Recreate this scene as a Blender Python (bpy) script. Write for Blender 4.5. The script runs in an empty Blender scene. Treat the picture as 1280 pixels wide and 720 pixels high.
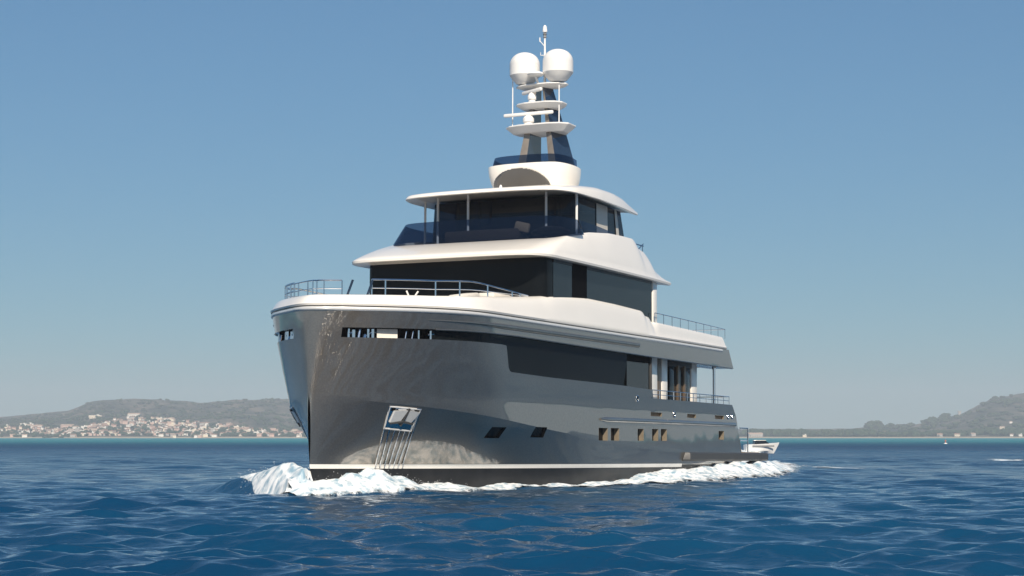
import bpy, bmesh, math, random
import numpy as np
from mathutils import Vector, Matrix, noise as mnoise

S = bpy.context.scene
rnd = random.Random(7)
R = math.radians

# ------------------------------------------------------------------ camera
F_PX = 2300.0
EYE = 2.1
PITCH = math.atan((546 - 360) / F_PX)
cam = bpy.data.cameras.new('camera')
cam.sensor_width = 36
cam.lens = 36 * F_PX / 1280
cam.clip_start = 0.1
cam.clip_end = 30000
co = bpy.data.objects.new('camera', cam)
S.collection.objects.link(co)
co.location = (0, 0, EYE)
co.rotation_euler = (math.pi / 2 + PITCH, 0, 0)
S.camera = co

# ------------------------------------------------------------------ yacht frame
TH = R(27)
TRIM = R(0.62)
DIST = 67.6
X0 = (388 - 640) / F_PX * DIST
AFT = Vector((math.sin(TH), math.cos(TH), 0))
PORT = Vector((math.cos(TH), -math.sin(TH), 0))
UP_ = Vector((0, 0, 1))
aft2 = AFT * math.cos(TRIM) - UP_ * math.sin(TRIM)
up2 = UP_ * math.cos(TRIM) + AFT * math.sin(TRIM)
ORG = Vector((X0, DIST, 0)) + AFT * 22 - aft2 * 22
ROOTM = Matrix(((aft2.x, -PORT.x, up2.x, ORG.x), (aft2.y, -PORT.y, up2.y, ORG.y), (aft2.z, -PORT.z, up2.z, ORG.z), (0, 0, 0, 1)))

# ------------------------------------------------------------------ light
SUN_EL = R(38)
SUN_A = R(33)      # to port of the bow
sh = (-AFT) * math.cos(SUN_A) + PORT * math.sin(SUN_A)
SUN_DIR = Vector((sh.x * math.cos(SUN_EL), sh.y * math.cos(SUN_EL), math.sin(SUN_EL)))
sun = bpy.data.lights.new('sun', 'SUN')
sun.energy = 5.0
sun.angle = R(0.5)
sun.color = (1.0, 0.89, 0.74)
so = bpy.data.objects.new('sun', sun)
S.collection.objects.link(so)
so.rotation_euler = (-SUN_DIR).to_track_quat('-Z', 'Y').to_euler()
so.location = (-40, -40, 60)

W = bpy.data.worlds.new('World')
S.world = W
W.use_nodes = True
nt = W.node_tree
nt.nodes.clear()
wo = nt.nodes.new('ShaderNodeOutputWorld')
bg = nt.nodes.new('ShaderNodeBackground')
sky = nt.nodes.new('ShaderNodeTexSky')
sky.sky_type = 'NISHITA'
sky.sun_disc = False
sky.sun_elevation = SUN_EL
sky.sun_rotation = math.atan2(SUN_DIR.x, SUN_DIR.y)
sky.altitude = 4000
sky.air_density = 2.2
sky.dust_density = 2.0
sky.ozone_density = 8.0
bg.inputs['Strength'].default_value = 0.1
# clear maritime air: compress the sky's brightness range a little and keep it blue down to the haze
sc_ = nt.nodes.new('ShaderNodeVectorMath')
sc_.operation = 'SCALE'
sc_.inputs['Scale'].default_value = 0.1
gm_ = nt.nodes.new('ShaderNodeGamma')
gm_.inputs['Gamma'].default_value = 0.7
tn_ = nt.nodes.new('ShaderNodeMix')
tn_.data_type = 'RGBA'
tn_.blend_type = 'MULTIPLY'
tn_.inputs['Factor'].default_value = 1
tn_.inputs['B'].default_value = (2.85, 4.38, 5.35, 1)
nt.links.new(sky.outputs[0], sc_.inputs[0])
nt.links.new(sc_.outputs[0], gm_.inputs['Color'])
nt.links.new(gm_.outputs[0], tn_.inputs['A'])
nt.links.new(tn_.outputs['Result'], bg.inputs['Color'])
nt.links.new(bg.outputs[0], wo.inputs['Surface'])

S.view_settings.view_transform = 'Standard'
S.view_settings.look = 'None'
S.view_settings.exposure = 0.26
S.view_settings.gamma = 1.0
S.view_settings.use_curve_mapping = False
S.render.engine = 'CYCLES'
S.cycles.use_denoising = True
S.cycles.max_bounces = 8
S.cycles.volume_bounces = 1
S.cycles.transparent_max_bounces = 32
S.cycles.sample_clamp_indirect = 12


# ------------------------------------------------------------------ materials
def mat(name, base, rough=0.5, metal=0.0, coat=0.0, var=0.0, vscale=3.0, bump=0.0, bscale=20.0, spec=0.5, rvar=0.0, coat_rough=0.03):
    m = bpy.data.materials.new(name)
    m.use_nodes = True
    t = m.node_tree
    b = t.nodes['Principled BSDF']
    b.inputs['Base Color'].default_value = (*base, 1)
    b.inputs['Roughness'].default_value = rough
    b.inputs['Metallic'].default_value = metal
    b.inputs['Coat Weight'].default_value = coat
    b.inputs['Coat Roughness'].default_value = coat_rough
    b.inputs['Specular IOR Level'].default_value = spec
    tc = t.nodes.new('ShaderNodeTexCoord')
    if var > 0:
        n = t.nodes.new('ShaderNodeTexNoise')
        n.inputs['Scale'].default_value = vscale
        n.inputs['Detail'].default_value = 6
        t.links.new(tc.outputs['Object'], n.inputs['Vector'])
        r = t.nodes.new('ShaderNodeValToRGB')
        r.color_ramp.elements[0].position = 0.3
        r.color_ramp.elements[1].position = 0.7
        r.color_ramp.elements[0].color = (*[max(0, c * (1 - var)) for c in base], 1)
        r.color_ramp.elements[1].color = (*[min(1, c * (1 + var)) for c in base], 1)
        t.links.new(n.outputs['Fac'], r.inputs['Fac'])
        t.links.new(r.outputs['Color'], b.inputs['Base Color'])
        if rvar > 0:
            mr = t.nodes.new('ShaderNodeMapRange')
            mr.inputs['To Min'].default_value = max(0, rough - rvar)
            mr.inputs['To Max'].default_value = rough + rvar
            t.links.new(n.outputs['Fac'], mr.inputs['Value'])
            t.links.new(mr.outputs[0], b.inputs['Roughness'])
    if bump > 0:
        n2 = t.nodes.new('ShaderNodeTexNoise')
        n2.inputs['Scale'].default_value = bscale
        n2.inputs['Detail'].default_value = 4
        t.links.new(tc.outputs['Object'], n2.inputs['Vector'])
        bp = t.nodes.new('ShaderNodeBump')
        bp.inputs['Strength'].default_value = bump
        bp.inputs['Distance'].default_value = 0.05
        t.links.new(n2.outputs['Fac'], bp.inputs['Height'])
        t.links.new(bp.outputs[0], b.inputs['Normal'])
    return m


def hull_paint():
    m = mat('gunmetal hull paint', (0.238, 0.203, 0.160), 0.30, 0.82, coat=1.0, var=0.12, vscale=18.0, coat_rough=0.02)
    t = m.node_tree
    b = t.nodes['Principled BSDF']
    tc = [n for n in t.nodes if n.type == 'TEX_COORD'][0]
    b.inputs['Coat IOR'].default_value = 2.4
    n = t.nodes.new('ShaderNodeTexNoise')
    n.inputs['Scale'].default_value = 0.55
    n.inputs['Detail'].default_value = 1.5
    t.links.new(tc.outputs['Object'], n.inputs['Vector'])
    bp = t.nodes.new('ShaderNodeBump')
    bp.inputs['Strength'].default_value = 0.07
    bp.inputs['Distance'].default_value = 0.15
    t.links.new(n.outputs['Fac'], bp.inputs['Height'])
    t.links.new(bp.outputs[0], b.inputs['Coat Normal'])
    return m


def tint_glass(name, col, alpha):
    m = bpy.data.materials.new(name)
    m.use_nodes = True
    t = m.node_tree
    b = t.nodes['Principled BSDF']
    b.inputs['Base Color'].default_value = (*col, 1)
    b.inputs['Roughness'].default_value = 0.03
    b.inputs['Specular IOR Level'].default_value = 0.35
    tr = t.nodes.new('ShaderNodeBsdfTransparent')
    tr.inputs['Color'].default_value = (0.36, 0.46, 0.64, 1)
    mx = t.nodes.new('ShaderNodeMixShader')
    mx.inputs[0].default_value = alpha
    out = t.nodes['Material Output']
    t.links.new(tr.outputs[0], mx.inputs[1])
    t.links.new(b.outputs[0], mx.inputs[2])
    t.links.new(mx.outputs[0], out.inputs['Surface'])
    return m


M = {}
M['hull'] = hull_paint()
M['white'] = mat('white yacht paint', (0.87, 0.825, 0.755), 0.28, coat=0.6, var=0.02, vscale=0.6)
M['whitemetal'] = mat('white mast paint', (0.78, 0.765, 0.74), 0.4, var=0.03, vscale=4)
M['silver'] = mat('polished sheer moulding', (0.74, 0.73, 0.71), 0.25, 0.35, var=0.04, vscale=8)
M['chrome'] = mat('polished stainless steel', (0.72, 0.73, 0.75), 0.12, 1.0, var=0.05, vscale=10)
M['black'] = mat('black antifouling', (0.012, 0.012, 0.013), 0.45, var=0.4, vscale=2)
M['stripe'] = mat('white boot stripe', (0.78, 0.75, 0.70), 0.3, var=0.03, vscale=2)
M['darkglass'] = mat('black tinted glass', (0.006, 0.007, 0.008), 0.05, spec=0.12, var=0.2, vscale=0.5)
M['sideglass'] = mat('grey tinted side glass', (0.010, 0.014, 0.017), 0.05, spec=0.45, coat=0.0, var=0.2, vscale=0.5)
M['darkgrey'] = mat('charcoal deck structure', (0.045, 0.045, 0.045), 0.5, var=0.2, vscale=20)
M['grey'] = mat('grey paint', (0.20, 0.20, 0.20), 0.4, var=0.05, vscale=3)
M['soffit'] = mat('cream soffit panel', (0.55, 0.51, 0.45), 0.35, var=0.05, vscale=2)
M['teak'] = mat('teak deck', (0.32, 0.21, 0.12), 0.6, var=0.2, vscale=6)
M['reveal'] = mat('hull recess reveal', (0.20, 0.165, 0.12), 0.5, var=0.1, vscale=6)
M['void'] = mat('dark interior', (0.004, 0.004, 0.0045), 0.7, var=0.3, vscale=3, spec=0.05)
M['brown'] = mat('brown outdoor cushion', (0.045, 0.030, 0.024), 0.8, var=0.15, vscale=15, bump=0.3, bscale=40)
M['tan'] = mat('tan pillow fabric', (0.30, 0.22, 0.15), 0.85, var=0.15, vscale=15, bump=0.3, bscale=40)
M['cream'] = mat('cream sunpad vinyl', (0.72, 0.67, 0.59), 0.6, var=0.05, vscale=8)
M['tint'] = tint_glass('blue tinted windbreak glass', (0.003, 0.008, 0.02), 0.62)
M['wheelglass'] = tint_glass('dark wheelhouse glass', (0.006, 0.009, 0.013), 0.78)
M['masttrim'] = mat('mast leg cladding', (0.26, 0.225, 0.19), 0.35, 0.3, var=0.1, vscale=4)
M['mastblue'] = mat('mast leg gloss side', (0.015, 0.03, 0.06), 0.08, coat=0.8, var=0.2, vscale=2)
M['bronze'] = mat('bronze door frame', (0.20, 0.145, 0.10), 0.35, 0.5, var=0.1, vscale=6)
M['deckglass'] = mat('dark main deck glass', (0.008, 0.010, 0.011), 0.06, spec=0.14, var=0.2, vscale=0.5)
M['trim'] = mat('bronzed steel trim', (0.36, 0.32, 0.27), 0.28, 0.9, var=0.08, vscale=6)
M['louvre'] = mat('grey louvre', (0.07, 0.075, 0.08), 0.4, var=0.3, vscale=8)


# ------------------------------------------------------------------ mesh helpers
COL = S.collection


def V(x, p, z):
    return (x, -p, z)


class MB:
    def __init__(s):
        s.v = []
        s.f = []
        s.mi = []

    def add(s, vs, fs, mi=0):
        o = len(s.v)
        s.v += [tuple(q) for q in vs]
        s.f += [tuple(i + o for i in q) for q in fs]
        s.mi += [mi] * len(fs)

    def grid(s, rows, mi=0, closed=False):
        n = len(rows[0])
        vs = [q for r in rows for q in r]
        fs = []
        for i in range(len(rows) - 1):
            for j in range(n - (0 if closed else 1)):
                k = (j + 1) % n
                fs.append((i * n + j, i * n + k, (i + 1) * n + k, (i + 1) * n + j))
        s.add(vs, fs, mi)

    def box(s, c, d, mi=0, bev=0.0, rot=None):
        bm = bmesh.new()
        bmesh.ops.create_cube(bm, size=1)
        for v in bm.verts:
            v.co = Vector((v.co.x * d[0], v.co.y * d[1], v.co.z * d[2]))
        if bev > 0:
            bmesh.ops.bevel(bm, geom=bm.edges[:], offset=bev, segments=2, affect='EDGES', profile=0.5)
        for v in bm.verts:
            if rot is not None:
                v.co = rot @ v.co
            v.co += Vector(c)
        bm.verts.index_update()
        s.add([v.co[:] for v in bm.verts], [[v.index for v in f.verts] for f in bm.faces], mi)
        bm.free()

    def tube(s, pts, r, n=8, mi=0, caps=True, closed=False):
        pts = [Vector(p) for p in pts]
        rows = []
        N = len(pts)
        for i, p in enumerate(pts):
            if closed:
                d = pts[(i + 1) % N] - pts[i - 1]
            else:
                d = pts[min(i + 1, N - 1)] - pts[max(i - 1, 0)]
            d.normalize()
            a = Vector((0, 0, 1)) if abs(d.z) < 0.9 else Vector((1, 0, 0))
            u = d.cross(a).normalized()
            w = u.cross(d)
            rr = r[i] if isinstance(r, (list, tuple)) else r
            rows.append([tuple(p + (u * math.cos(t) + w * math.sin(t)) * rr) for t in [2 * math.pi * k / n for k in range(n)]])
        if closed:
            rows.append(rows[0])
        s.grid(rows, mi, closed=True)
        if caps and not closed:
            o = len(s.v)
            s.v += rows[0] + rows[-1]
            s.f += [tuple(range(o, o + n)), tuple(range(o + n, o + 2 * n))]
            s.mi += [mi, mi]

    def lathe(s, prof, c, n=32, mi=0):
        rows = [[(c[0] + r * math.cos(2 * math.pi * k / n), c[1] + r * math.sin(2 * math.pi * k / n), c[2] + z) for k in range(n)] for r, z in prof]
        s.grid(rows, mi, closed=True)
        for rw in (rows[0], rows[-1]):
            o = len(s.v)
            s.v += rw
            s.f.append(tuple(range(o, o + n)))
            s.mi.append(mi)

    def prism(s, poly, d, mi=0):
        """poly: 3-D outline, d: extrusion vector"""
        n = len(poly)
        d = Vector(d)
        a = [Vector(q) for q in poly]
        vs = [tuple(q) for q in a] + [tuple(q + d) for q in a]
        fs = [tuple(range(n)), tuple(range(2 * n - 1, n - 1, -1))]
        for i in range(n):
            j = (i + 1) % n
            fs.append((i, i + n, j + n, j))
        s.add(vs, fs, mi)

    def build(s, name, mats, parent=None, smooth=True, angle=35, merge=0.0005):
        me = bpy.data.meshes.new(name)
        me.from_pydata(s.v, [], s.f)
        if not isinstance(mats, (list, tuple)):
            mats = [mats]
        for m in mats:
            me.materials.append(m)
        me.polygons.foreach_set('material_index', s.mi)
        bm = bmesh.new()
        bm.from_mesh(me)
        if merge:
            bmesh.ops.remove_doubles(bm, verts=bm.verts[:], dist=merge)
        bad = [f for f in bm.faces if f.calc_area() < 1e-9]
        if bad:
            bmesh.ops.delete(bm, geom=bad, context='FACES')
        bmesh.ops.recalc_face_normals(bm, faces=bm.faces[:])
        bm.to_mesh(me)
        bm.free()
        if smooth:
            me.polygons.foreach_set('use_smooth', [True] * len(me.polygons))
            me.set_sharp_from_angle(angle=R(angle))
        me.update()
        o = bpy.data.objects.new(name, me)
        COL.objects.link(o)
        if parent is not None:
            o.parent = parent
        return o


def empty(name, loc=(0, 0, 0), rz=0):
    o = bpy.data.objects.new(name, None)
    o.empty_display_size = 0.5
    COL.objects.link(o)
    o.location = loc
    o.rotation_euler = (0, 0, rz)
    return o


def tag(o, label=None, cat=None, group=None, kind=None):
    if label:
        o['label'] = label
    if cat:
        o['category'] = cat
    if group:
        o['group'] = group
    if kind:
        o['kind'] = kind
    return o


def interp(tab, x):
    if x <= tab[0][0]:
        return tab[0][1]
    for a, b in zip(tab, tab[1:]):
        if x <= b[0]:
            t = (x - a[0]) / max(1e-9, b[0] - a[0])
            return a[1] + (b[1] - a[1]) * t
    return tab[-1][1]


def catmull(pts, n):
    P = [np.array(p, float) for p in pts]
    P = [2 * P[0] - P[1]] + P + [2 * P[-1] - P[-2]]
    out = []
    m = len(P) - 3
    for k in range(n):
        u = k / (n - 1) * m
        i = min(int(u), m - 1)
        t = u - i
        a, b, c, d = P[i:i + 4]
        # centripetal-ish: limit overshoot by a plain blend
        q = 0.5 * ((2 * b) + (-a + c) * t + (2 * a - 5 * b + 4 * c - d) * t * t + (-a + 3 * b - 3 * c + d) * t ** 3)
        out.append(q)
    return out


def half_to_full(h):
    """half plan curve front->aft on port [(x,p,z)] -> full curve starboard aft .. port aft"""
    sb = [(x, -p, z) for x, p, z in h[::-1]]
    return sb[:-1] + list(h) if abs(h[0][1]) < 1e-6 else sb + list(h)


def offset_half(h, d):
    """inset a half plan curve (x,p[,z]) by d towards the inside"""
    n = len(h)
    out = []
    for i in range(n):
        a = h[max(0, i - 1)]
        b = h[min(n - 1, i + 1)]
        if i == 0:
            tx, tp = 0.0, 1.0
        else:
            tx, tp = b[0] - a[0], b[1] - a[1]
        l = math.hypot(tx, tp) or 1
        nx, npp = tp / l, -tx / l
        q = list(h[i])
        q[0] += nx * d
        q[1] = max(0.0, q[1] + npp * d) if i else 0.0
        out.append(tuple(q))
    return out


def shell(mb, halves, mi=0, cap_top=True, cap_bot=True, mis=None):
    rows = [[V(*q) for q in half_to_full(h)] for h in halves]
    for k in range(len(rows) - 1):
        mb.grid(rows[k:k + 2], mis[k] if mis else mi)
    n = len(rows[0])
    for flag, rw, m_ in ((cap_bot, rows[0], mis[0] if mis else mi), (cap_top, rows[-1], mis[-1] if mis else mi)):
        if flag:
            fs = []
            for i in range(n // 2):
                j = n - 1 - i
                if j - 1 > i + 1:
                    fs.append((i, i + 1, j - 1, j))
                elif j - 1 == i + 1:
                    fs.append((i, i + 1, j))
            mb.add(rw, fs, m_)
    # aft closure
    a = [r[0] for r in rows]
    b = [r[-1] for r in rows]
    vs = a + b[::-1]
    mb.add(vs, [tuple(range(len(vs)))], mi)


# ------------------------------------------------------------------ hull surface
HU = [(3.4,7.9,2.4,4.25,.06),(4.6,7.2,2.4,4.36,.12),(5.8,6.55,2.4,4.45,.2),(6.7,6.2,2.4,4.5,.25),(8.2,6.2,2.4,4.5,.25)]
def stem(z):
    return 0.3*(0.8-z)**1.3 if z<0.8 else -0.047*(z-0.8)
def knz(x): return max(1.25,3.35-0.108*x+0.0012*x*x)
def lev(x,x0,E,n,B,r):
    u=x-x0
    if u<=0: return 0.0
    u=math.sqrt(u*(u+2*r))-r*.5*min(1,u/(4*r+1e-9))
    b=B if u>=E else B*(1-(1-u/E)**n)
    if x>22: b*=1-0.05*((x-22)/12)**2
    return b
def upb(x,z):
    if z<=HU[0][0]:
        E,n,B,r=HU[0][1:]; E+=(3.4-z)*0.5
    else:
        for a,b in zip(HU,HU[1:]):
            if z<=b[0]:
                t=(z-a[0])/(b[0]-a[0]); E,n,B,r=[a[i]+(b[i]-a[i])*t for i in(1,2,3,4)]; break
        else: E,n,B,r=HU[-1][1:]
    return lev(x,stem(z),E,n,B,r)
def hb(x,z):
    zk=knz(x)
    if z>=zk: return upb(x,z)
    bk=upb(x,zk)
    lo=lev(x,stem(.8),16.2,1.75,4.2,.01)
    if z>=0.8:
        s=(zk-z)/max(1e-6,zk-0.8)
        return bk+(lo-bk)*s**0.85
    l2=lev(x,stem(z),16,1.75,4.15,.01)
    t=min(1,(0.8-z)/2.3)
    return lo+(l2*0.86-lo)*t


def stern_x(z):
    return interp([(-1.5, 33.5), (0.6, 35.0), (1.36, 35.0), (3.3, 34.1), (3.87, 33.35), (6.7, 32.3)], z)


US = [8 * (1 - math.cos(i / 30 * math.pi / 2)) for i in range(0, 29)]
US = sorted(set([round(u, 3) for u in US if u < 6.9] + [0.6, 2.95] + [7.05, 7.12, 7.2, 7.3, 7.42, 7.55, 7.7] + [8.0 + .55 * i for i in range(26)] + [22.12, 22.3] + [22.8 + .55 * i for i in range(13)] + [30 + .5 * i for i in range(11)]))
US = [u for u in US if u <= 35.0]


def ux(u, z):
    x = u + stem(z) * max(0, 1 - u / 8)
    if u > 30:
        x = 30 + (u - 30) / 5.0 * (stern_x(z) - 30)
    return x


def ledge(x):
    return interp([(7.0, 5.52), (7.12, 5.49), (7.2, 5.3), (7.3, 5.0), (7.42, 4.66), (7.55, 4.53), (7.7, 4.485), (11.4, 4.41), (18.8, 4.35), (22.12, 4.27), (22.3, 3.88), (34, 3.87)], x)


def bandlow(x):
    return interp([(-1, 5.87), (8, 5.92), (12, 5.88), (20, 5.80), (22, 5.78), (33, 5.73)], x)


ZT = 6.66


def hp(u, z, off=0.0):
    x = ux(u, z)
    return (x, hb(x, z) + off if not (u == 0) else max(0.0, hb(x, z)), z)


def strip(mb, us, zf, rows_t, mi=0, off=0.0, sides=(1, -1)):
    """patch on the hull between heights zf(x)->(z0,z1), rows_t in 0..1"""
    for sd in sides:
        rows = []
        for t in rows_t:
            rw = []
            for u in us:
                z0, z1 = zf(u)
                z = z0 + (z1 - z0) * t
                x, p, z = hp(u, z, off)
                rw.append(V(x, sd * p, z))
            rows.append(rw)
        mb.grid(rows, mi)


yacht = empty('yacht')
yacht.matrix_world = ROOTM
tag(yacht, 'large grey hulled explorer motor yacht with white superstructure ploughing through the sea', 'yacht')

HS = 0.82   # top of the dark bottom
hull = MB()
lin = lambda n: [i / n for i in range(n + 1)]
strip(hull, US, lambda u: (-1.5, HS), lin(6), 1)
strip(hull, US, lambda u: (HS, knz(u)), lin(10))
strip(hull, US, lambda u: (knz(u), ledge(u)), lin(14))
UF = [u for u in US if u <= 0.6]
strip(hull, UF, lambda u: (ledge(u), bandlow(u)), lin(4))
UB = [u for u in US if u <= 33.5]
for sd in (1, -1):
    rows = []
    for t in lin(5):
        rw = []
        for u in UB:
            z0, z1 = bandlow(u), ZT
            z = z0 + (z1 - z0) * t
            x = ux(u, z) if u < 30 else 30 + (u - 30) / 3.5 * ((33.15 - (z - 5.73) * 0.95) - 30)
            rw.append(V(x, sd * (hb(min(x, 33), z) if u else 0.0), z))
        rows.append(rw)
    hull.grid(rows)
    # end faces of the band
    e = [r[-1] for r in rows]
    hull.add(e + [(q[0] - .02, q[1] * 0.93, q[2]) for q in e[::-1]], [tuple(range(2 * len(e)))])
    # soffit return under the band and shelf on the ledge
    lo = [rows[0][i] for i, u in enumerate(UB) if u >= 0.6]
    inn = []
    for i, u in enumerate(UB):
        if u >= 0.6:
            w = 0.5 if u < 22.2 else 1.3
            x, yy, z = rows[0][i]
            inn.append((x + (0.3 if u < 3 else 0), yy - sd * -1 * 0 + (w if yy < 0 else -w) * min(1, abs(yy) / 1.2), z + 0.01))
    hull.grid([lo, inn])
    a, b = [], []
    for u in US:
        if u >= 0.6:
            z = ledge(u)
            x, p, z = hp(u, z)
            a.append(V(x, sd * p, z))
            w = (0.5 if u < 2.95 else 0.32) * min(1, p / 1.2)
            b.append(V(x + (0.3 if u < 3 else 0), sd * max(0.05, p - w), z - 0.01))
    hull.grid([a, b])
# transom
zz = [-1.5 + i * .25 for i in range(int((3.87 + 1.5) / .25) + 1)] + [3.87]
hull.grid([[V(stern_x(z), hb(min(34.5, stern_x(z)), z) * s_, z) for s_ in (-1, -.5, 0, .5, 1)] for z in zz])
hull_o = hull.build('hull', [M['hull'], M['black']], yacht, angle=14, merge=0.004)

# ---- window and port openings: cut the plating, then line each opening with its own reveal and pane
WIN = [(7.02, 7.96, 1.89, 2.32, 0), (10.1, 11.1, 1.95, 2.37, 0)]
WIN += [(16.25, 17.2, 1.88, 2.43, 1), (17.55, 18.45, 1.89, 2.44, 1), (20.55, 21.25, 1.91, 2.45, 1), (22.25, 22.98, 1.92, 2.47, 1), (23.33, 24.06, 1.93, 2.48, 1), (31.3, 32.1, 2.06, 2.5, 1)]
PORTS = [(22.1, 23.45, 3.06, 3.24, 2), (26.75, 27.95, 3.08, 3.26, 2), (30.75, 32.1, 3.1, 3.28, 2)]


def cut(o, rects):
    bm = bmesh.new()
    bm.from_mesh(o.data)
    for (x0, x1, z0, z1, k) in rects:
        for sd in (1, -1):
            for (pc, pn) in (((x0, 0, 0), (1, 0, 0)), ((x1, 0, 0), (1, 0, 0)), ((0, 0, z0), (0, 0, 1)), ((0, 0, z1), (0, 0, 1))):
                fs = []
                for f in bm.faces:
                    c = f.calc_center_median()
                    if -sd * c.y > 1 and x0 - 1.2 < c.x < x1 + 1.2 and z0 - .8 < c.z < z1 + .8:
                        fs.append(f)
                g = list({e for f in fs for e in f.edges}) + list({v for f in fs for v in f.verts}) + fs
                bmesh.ops.bisect_plane(bm, geom=g, dist=1e-5, plane_co=pc, plane_no=pn)
            dl = [f for f in bm.faces if -sd * f.calc_center_median().y > 1 and x0 < f.calc_center_median().x < x1 and z0 < f.calc_center_median().z < z1]
            bmesh.ops.delete(bm, geom=dl, context='FACES')
    bm.to_mesh(o.data)
    bm.free()


cut(hull_o, WIN + PORTS)
for (x0, x1, z0, z1, k) in WIN + PORTS:
    for sd in (1, -1):
        dep = (0, 0.24, 0.13)[k] if k else 0.10
        m = MB()
        n = 4
        loop = [(x0 + (x1 - x0) * i / n, z0) for i in range(n)] + [(x1, z0 + (z1 - z0) * i / n) for i in range(n)] + [(x1 - (x1 - x0) * i / n, z1) for i in range(n)] + [(x0, z1 - (z1 - z0) * i / n) for i in range(n)]
        outer = [V(x, sd * (hb(x, z) + .002), z) for x, z in loop]
        inner = [V(x, sd * (hb(x, z) - dep), z) for x, z in loop]
        m.grid([outer, inner], closed=True)
        for j in range(3):
            for i in range(4):
                q = [V(x0 + (x1 - x0) * a_ / 4, sd * (hb(x0 + (x1 - x0) * a_ / 4, z0 + (z1 - z0) * b_ / 3) - dep), z0 + (z1 - z0) * b_ / 3) for a_, b_ in ((i, j), (i + 1, j), (i + 1, j + 1), (i, j + 1))]
                m.add(q, [(0, 1, 2, 3)], (2 if (k == 2 and i < 2 and x0 < 28) else 1))
        m.build('mooring_port' if k == 2 else 'hull_window', [M['reveal'] if k else M['void'], M['void'] if k == 2 else M['darkglass'], M['grey']], hull_o, angle=30)

# ---- boot stripe
bs = MB()
UBS = [u for u in US if u <= 26.4]
strip(bs, UBS, lambda u: (0.70, 0.86), lin(3), 0, off=0.012)
bs.build('boot_stripe', M['stripe'], hull_o)
# ---- rub rail aft and along the upper band: half-round tubes following the plating
for sd in (1, -1):
    m = MB()
    pts = [V(x, sd * (hb(x, 2.82) + .02), 2.80 + (x - 16.4) * .0025) for x in [16.4 + .6 * i for i in range(30)]]
    m.tube(pts, [0.05] + [0.115] * (len(pts) - 1), 12)
    m.build('rub_rail', M['hull'], hull_o)
    m = MB()
    xs = [2.6 + .5 * i for i in range(36)]
    pts = [V(x, sd * (hb(x, 6.2) + .015), 6.13 + (6.22 - 6.13) * (1 if x < 9 else 1)) for x in xs]
    m.tube(pts, [0.015 + 0.085 * min(1, i / 8) for i in range(len(pts))], 12)
    m.build('fender_rail', M['trim'], hull_o)
    m = MB()
    pts = [V(u, sd * (hb(u, bandlow(u)) + .004), bandlow(u) - .005) for u in [2.9 + .5 * i for i in range(61)]]
    m.tube(pts, .032, 6)
    m.build('band_edge_highlight', M['trim'], hull_o)  # bronze tube added to draw the highlight along the band's lower edge
# ---- bright sheer moulding
sm = MB()
UM = [u for u in US if u <= 32.6]
prof = [(0.0, 6.49), (0.05, 6.51), (0.06, 6.56), (0.045, 6.61), (0.0, 6.64)]
for sd in (1, -1):
    sm.grid([[V(ux(u, z) - (o if u < .3 else 0), sd * (hb(ux(u, z), z) + o if u else 0.0), z) for u in UM] for o, z in prof])
sm.build('sheer_moulding', M['silver'], hull_o, angle=60)

# ---- recessed main deck glass
for sd in (1, -1):
    m = MB()
    ug = [u for u in US if 2.9 <= u <= 19.3] + [19.35]
    rows = []
    for t in lin(6):
        rw = []
        for u in ug:
            z0, z1 = ledge(u) - .03, bandlow(u) + .03
            z = z0 + (z1 - z0) * t
            rw.append(V(u, sd * (hb(u, z) - .2), z))
        rows.append(rw)
    m.grid(rows)
    m.build('main_deck_glass', M['deckglass'], hull_o)
    m = MB()
    ug = [19.37, 20.2, 21.1, 22.0]
    m.grid([[V(u, sd * (hb(u, 5) - .17), ledge(u) - .3 + (5.48 - ledge(u) + .3) * t) for u in ug] for t in lin(3)])
    m.build('main_deck_window', M['sideglass'], hull_o)
    m = MB()
    m.grid([[V(u, sd * (hb(u, 5) - .16), z) for u in ug] for z in (5.5, 5.62, 5.8)])
    m.build('blind_box', M['void'], hull_o)
    m = MB()
    m.box(V(22.1, sd * 4.2, 4.85), (0.09, 0.2, 1.95), bev=.01)
    m.build('window_post', M['darkgrey'], hull_o)
    # forward mooring slot: dark back and bright fittings
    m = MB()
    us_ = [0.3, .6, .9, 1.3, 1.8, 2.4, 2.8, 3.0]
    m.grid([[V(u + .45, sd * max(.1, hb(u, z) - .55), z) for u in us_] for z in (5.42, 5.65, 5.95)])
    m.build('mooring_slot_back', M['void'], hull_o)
    for (u, w_, h_, kind) in ((.58, .10, .34, 0), (.69, .14, .30, 1), (.80, .10, .34, 2), (.92, .16, .12, 2), (1.03, .1, .34, 0), (1.14, .12, .34, 1), (2.0, .06, .30, 2), (2.2, .06, .30, 2), (2.42, .07, .34, 0), (2.82, .08, .34, 1)):
        p = hb(u, 5.7) - .10
        x = u + .06
        m = MB()
        m.tube([V(x, sd * p, 5.48), V(x + (.10 if kind == 2 else 0), sd * p, 5.5 + h_)], w_ * .5, 10)
        if kind == 1:
            m.tube([V(x - .1, sd * (p - .08), 5.68), V(x + .2, sd * (p + .02), 5.74)], .045, 8)
        m.build('mooring_fitting', M['chrome'], hull_o)
    m = MB()
    pts = [(1.3, 5.50), (1.85, 5.50), (1.85, 5.86), (1.3, 5.86)]
    m.add([V(u + .1, sd * (hb(u, 5.7) - .22), z) for u, z in pts], [(0, 1, 2, 3)])
    m.build('slot_panel', M['cream'], hull_o)

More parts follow.
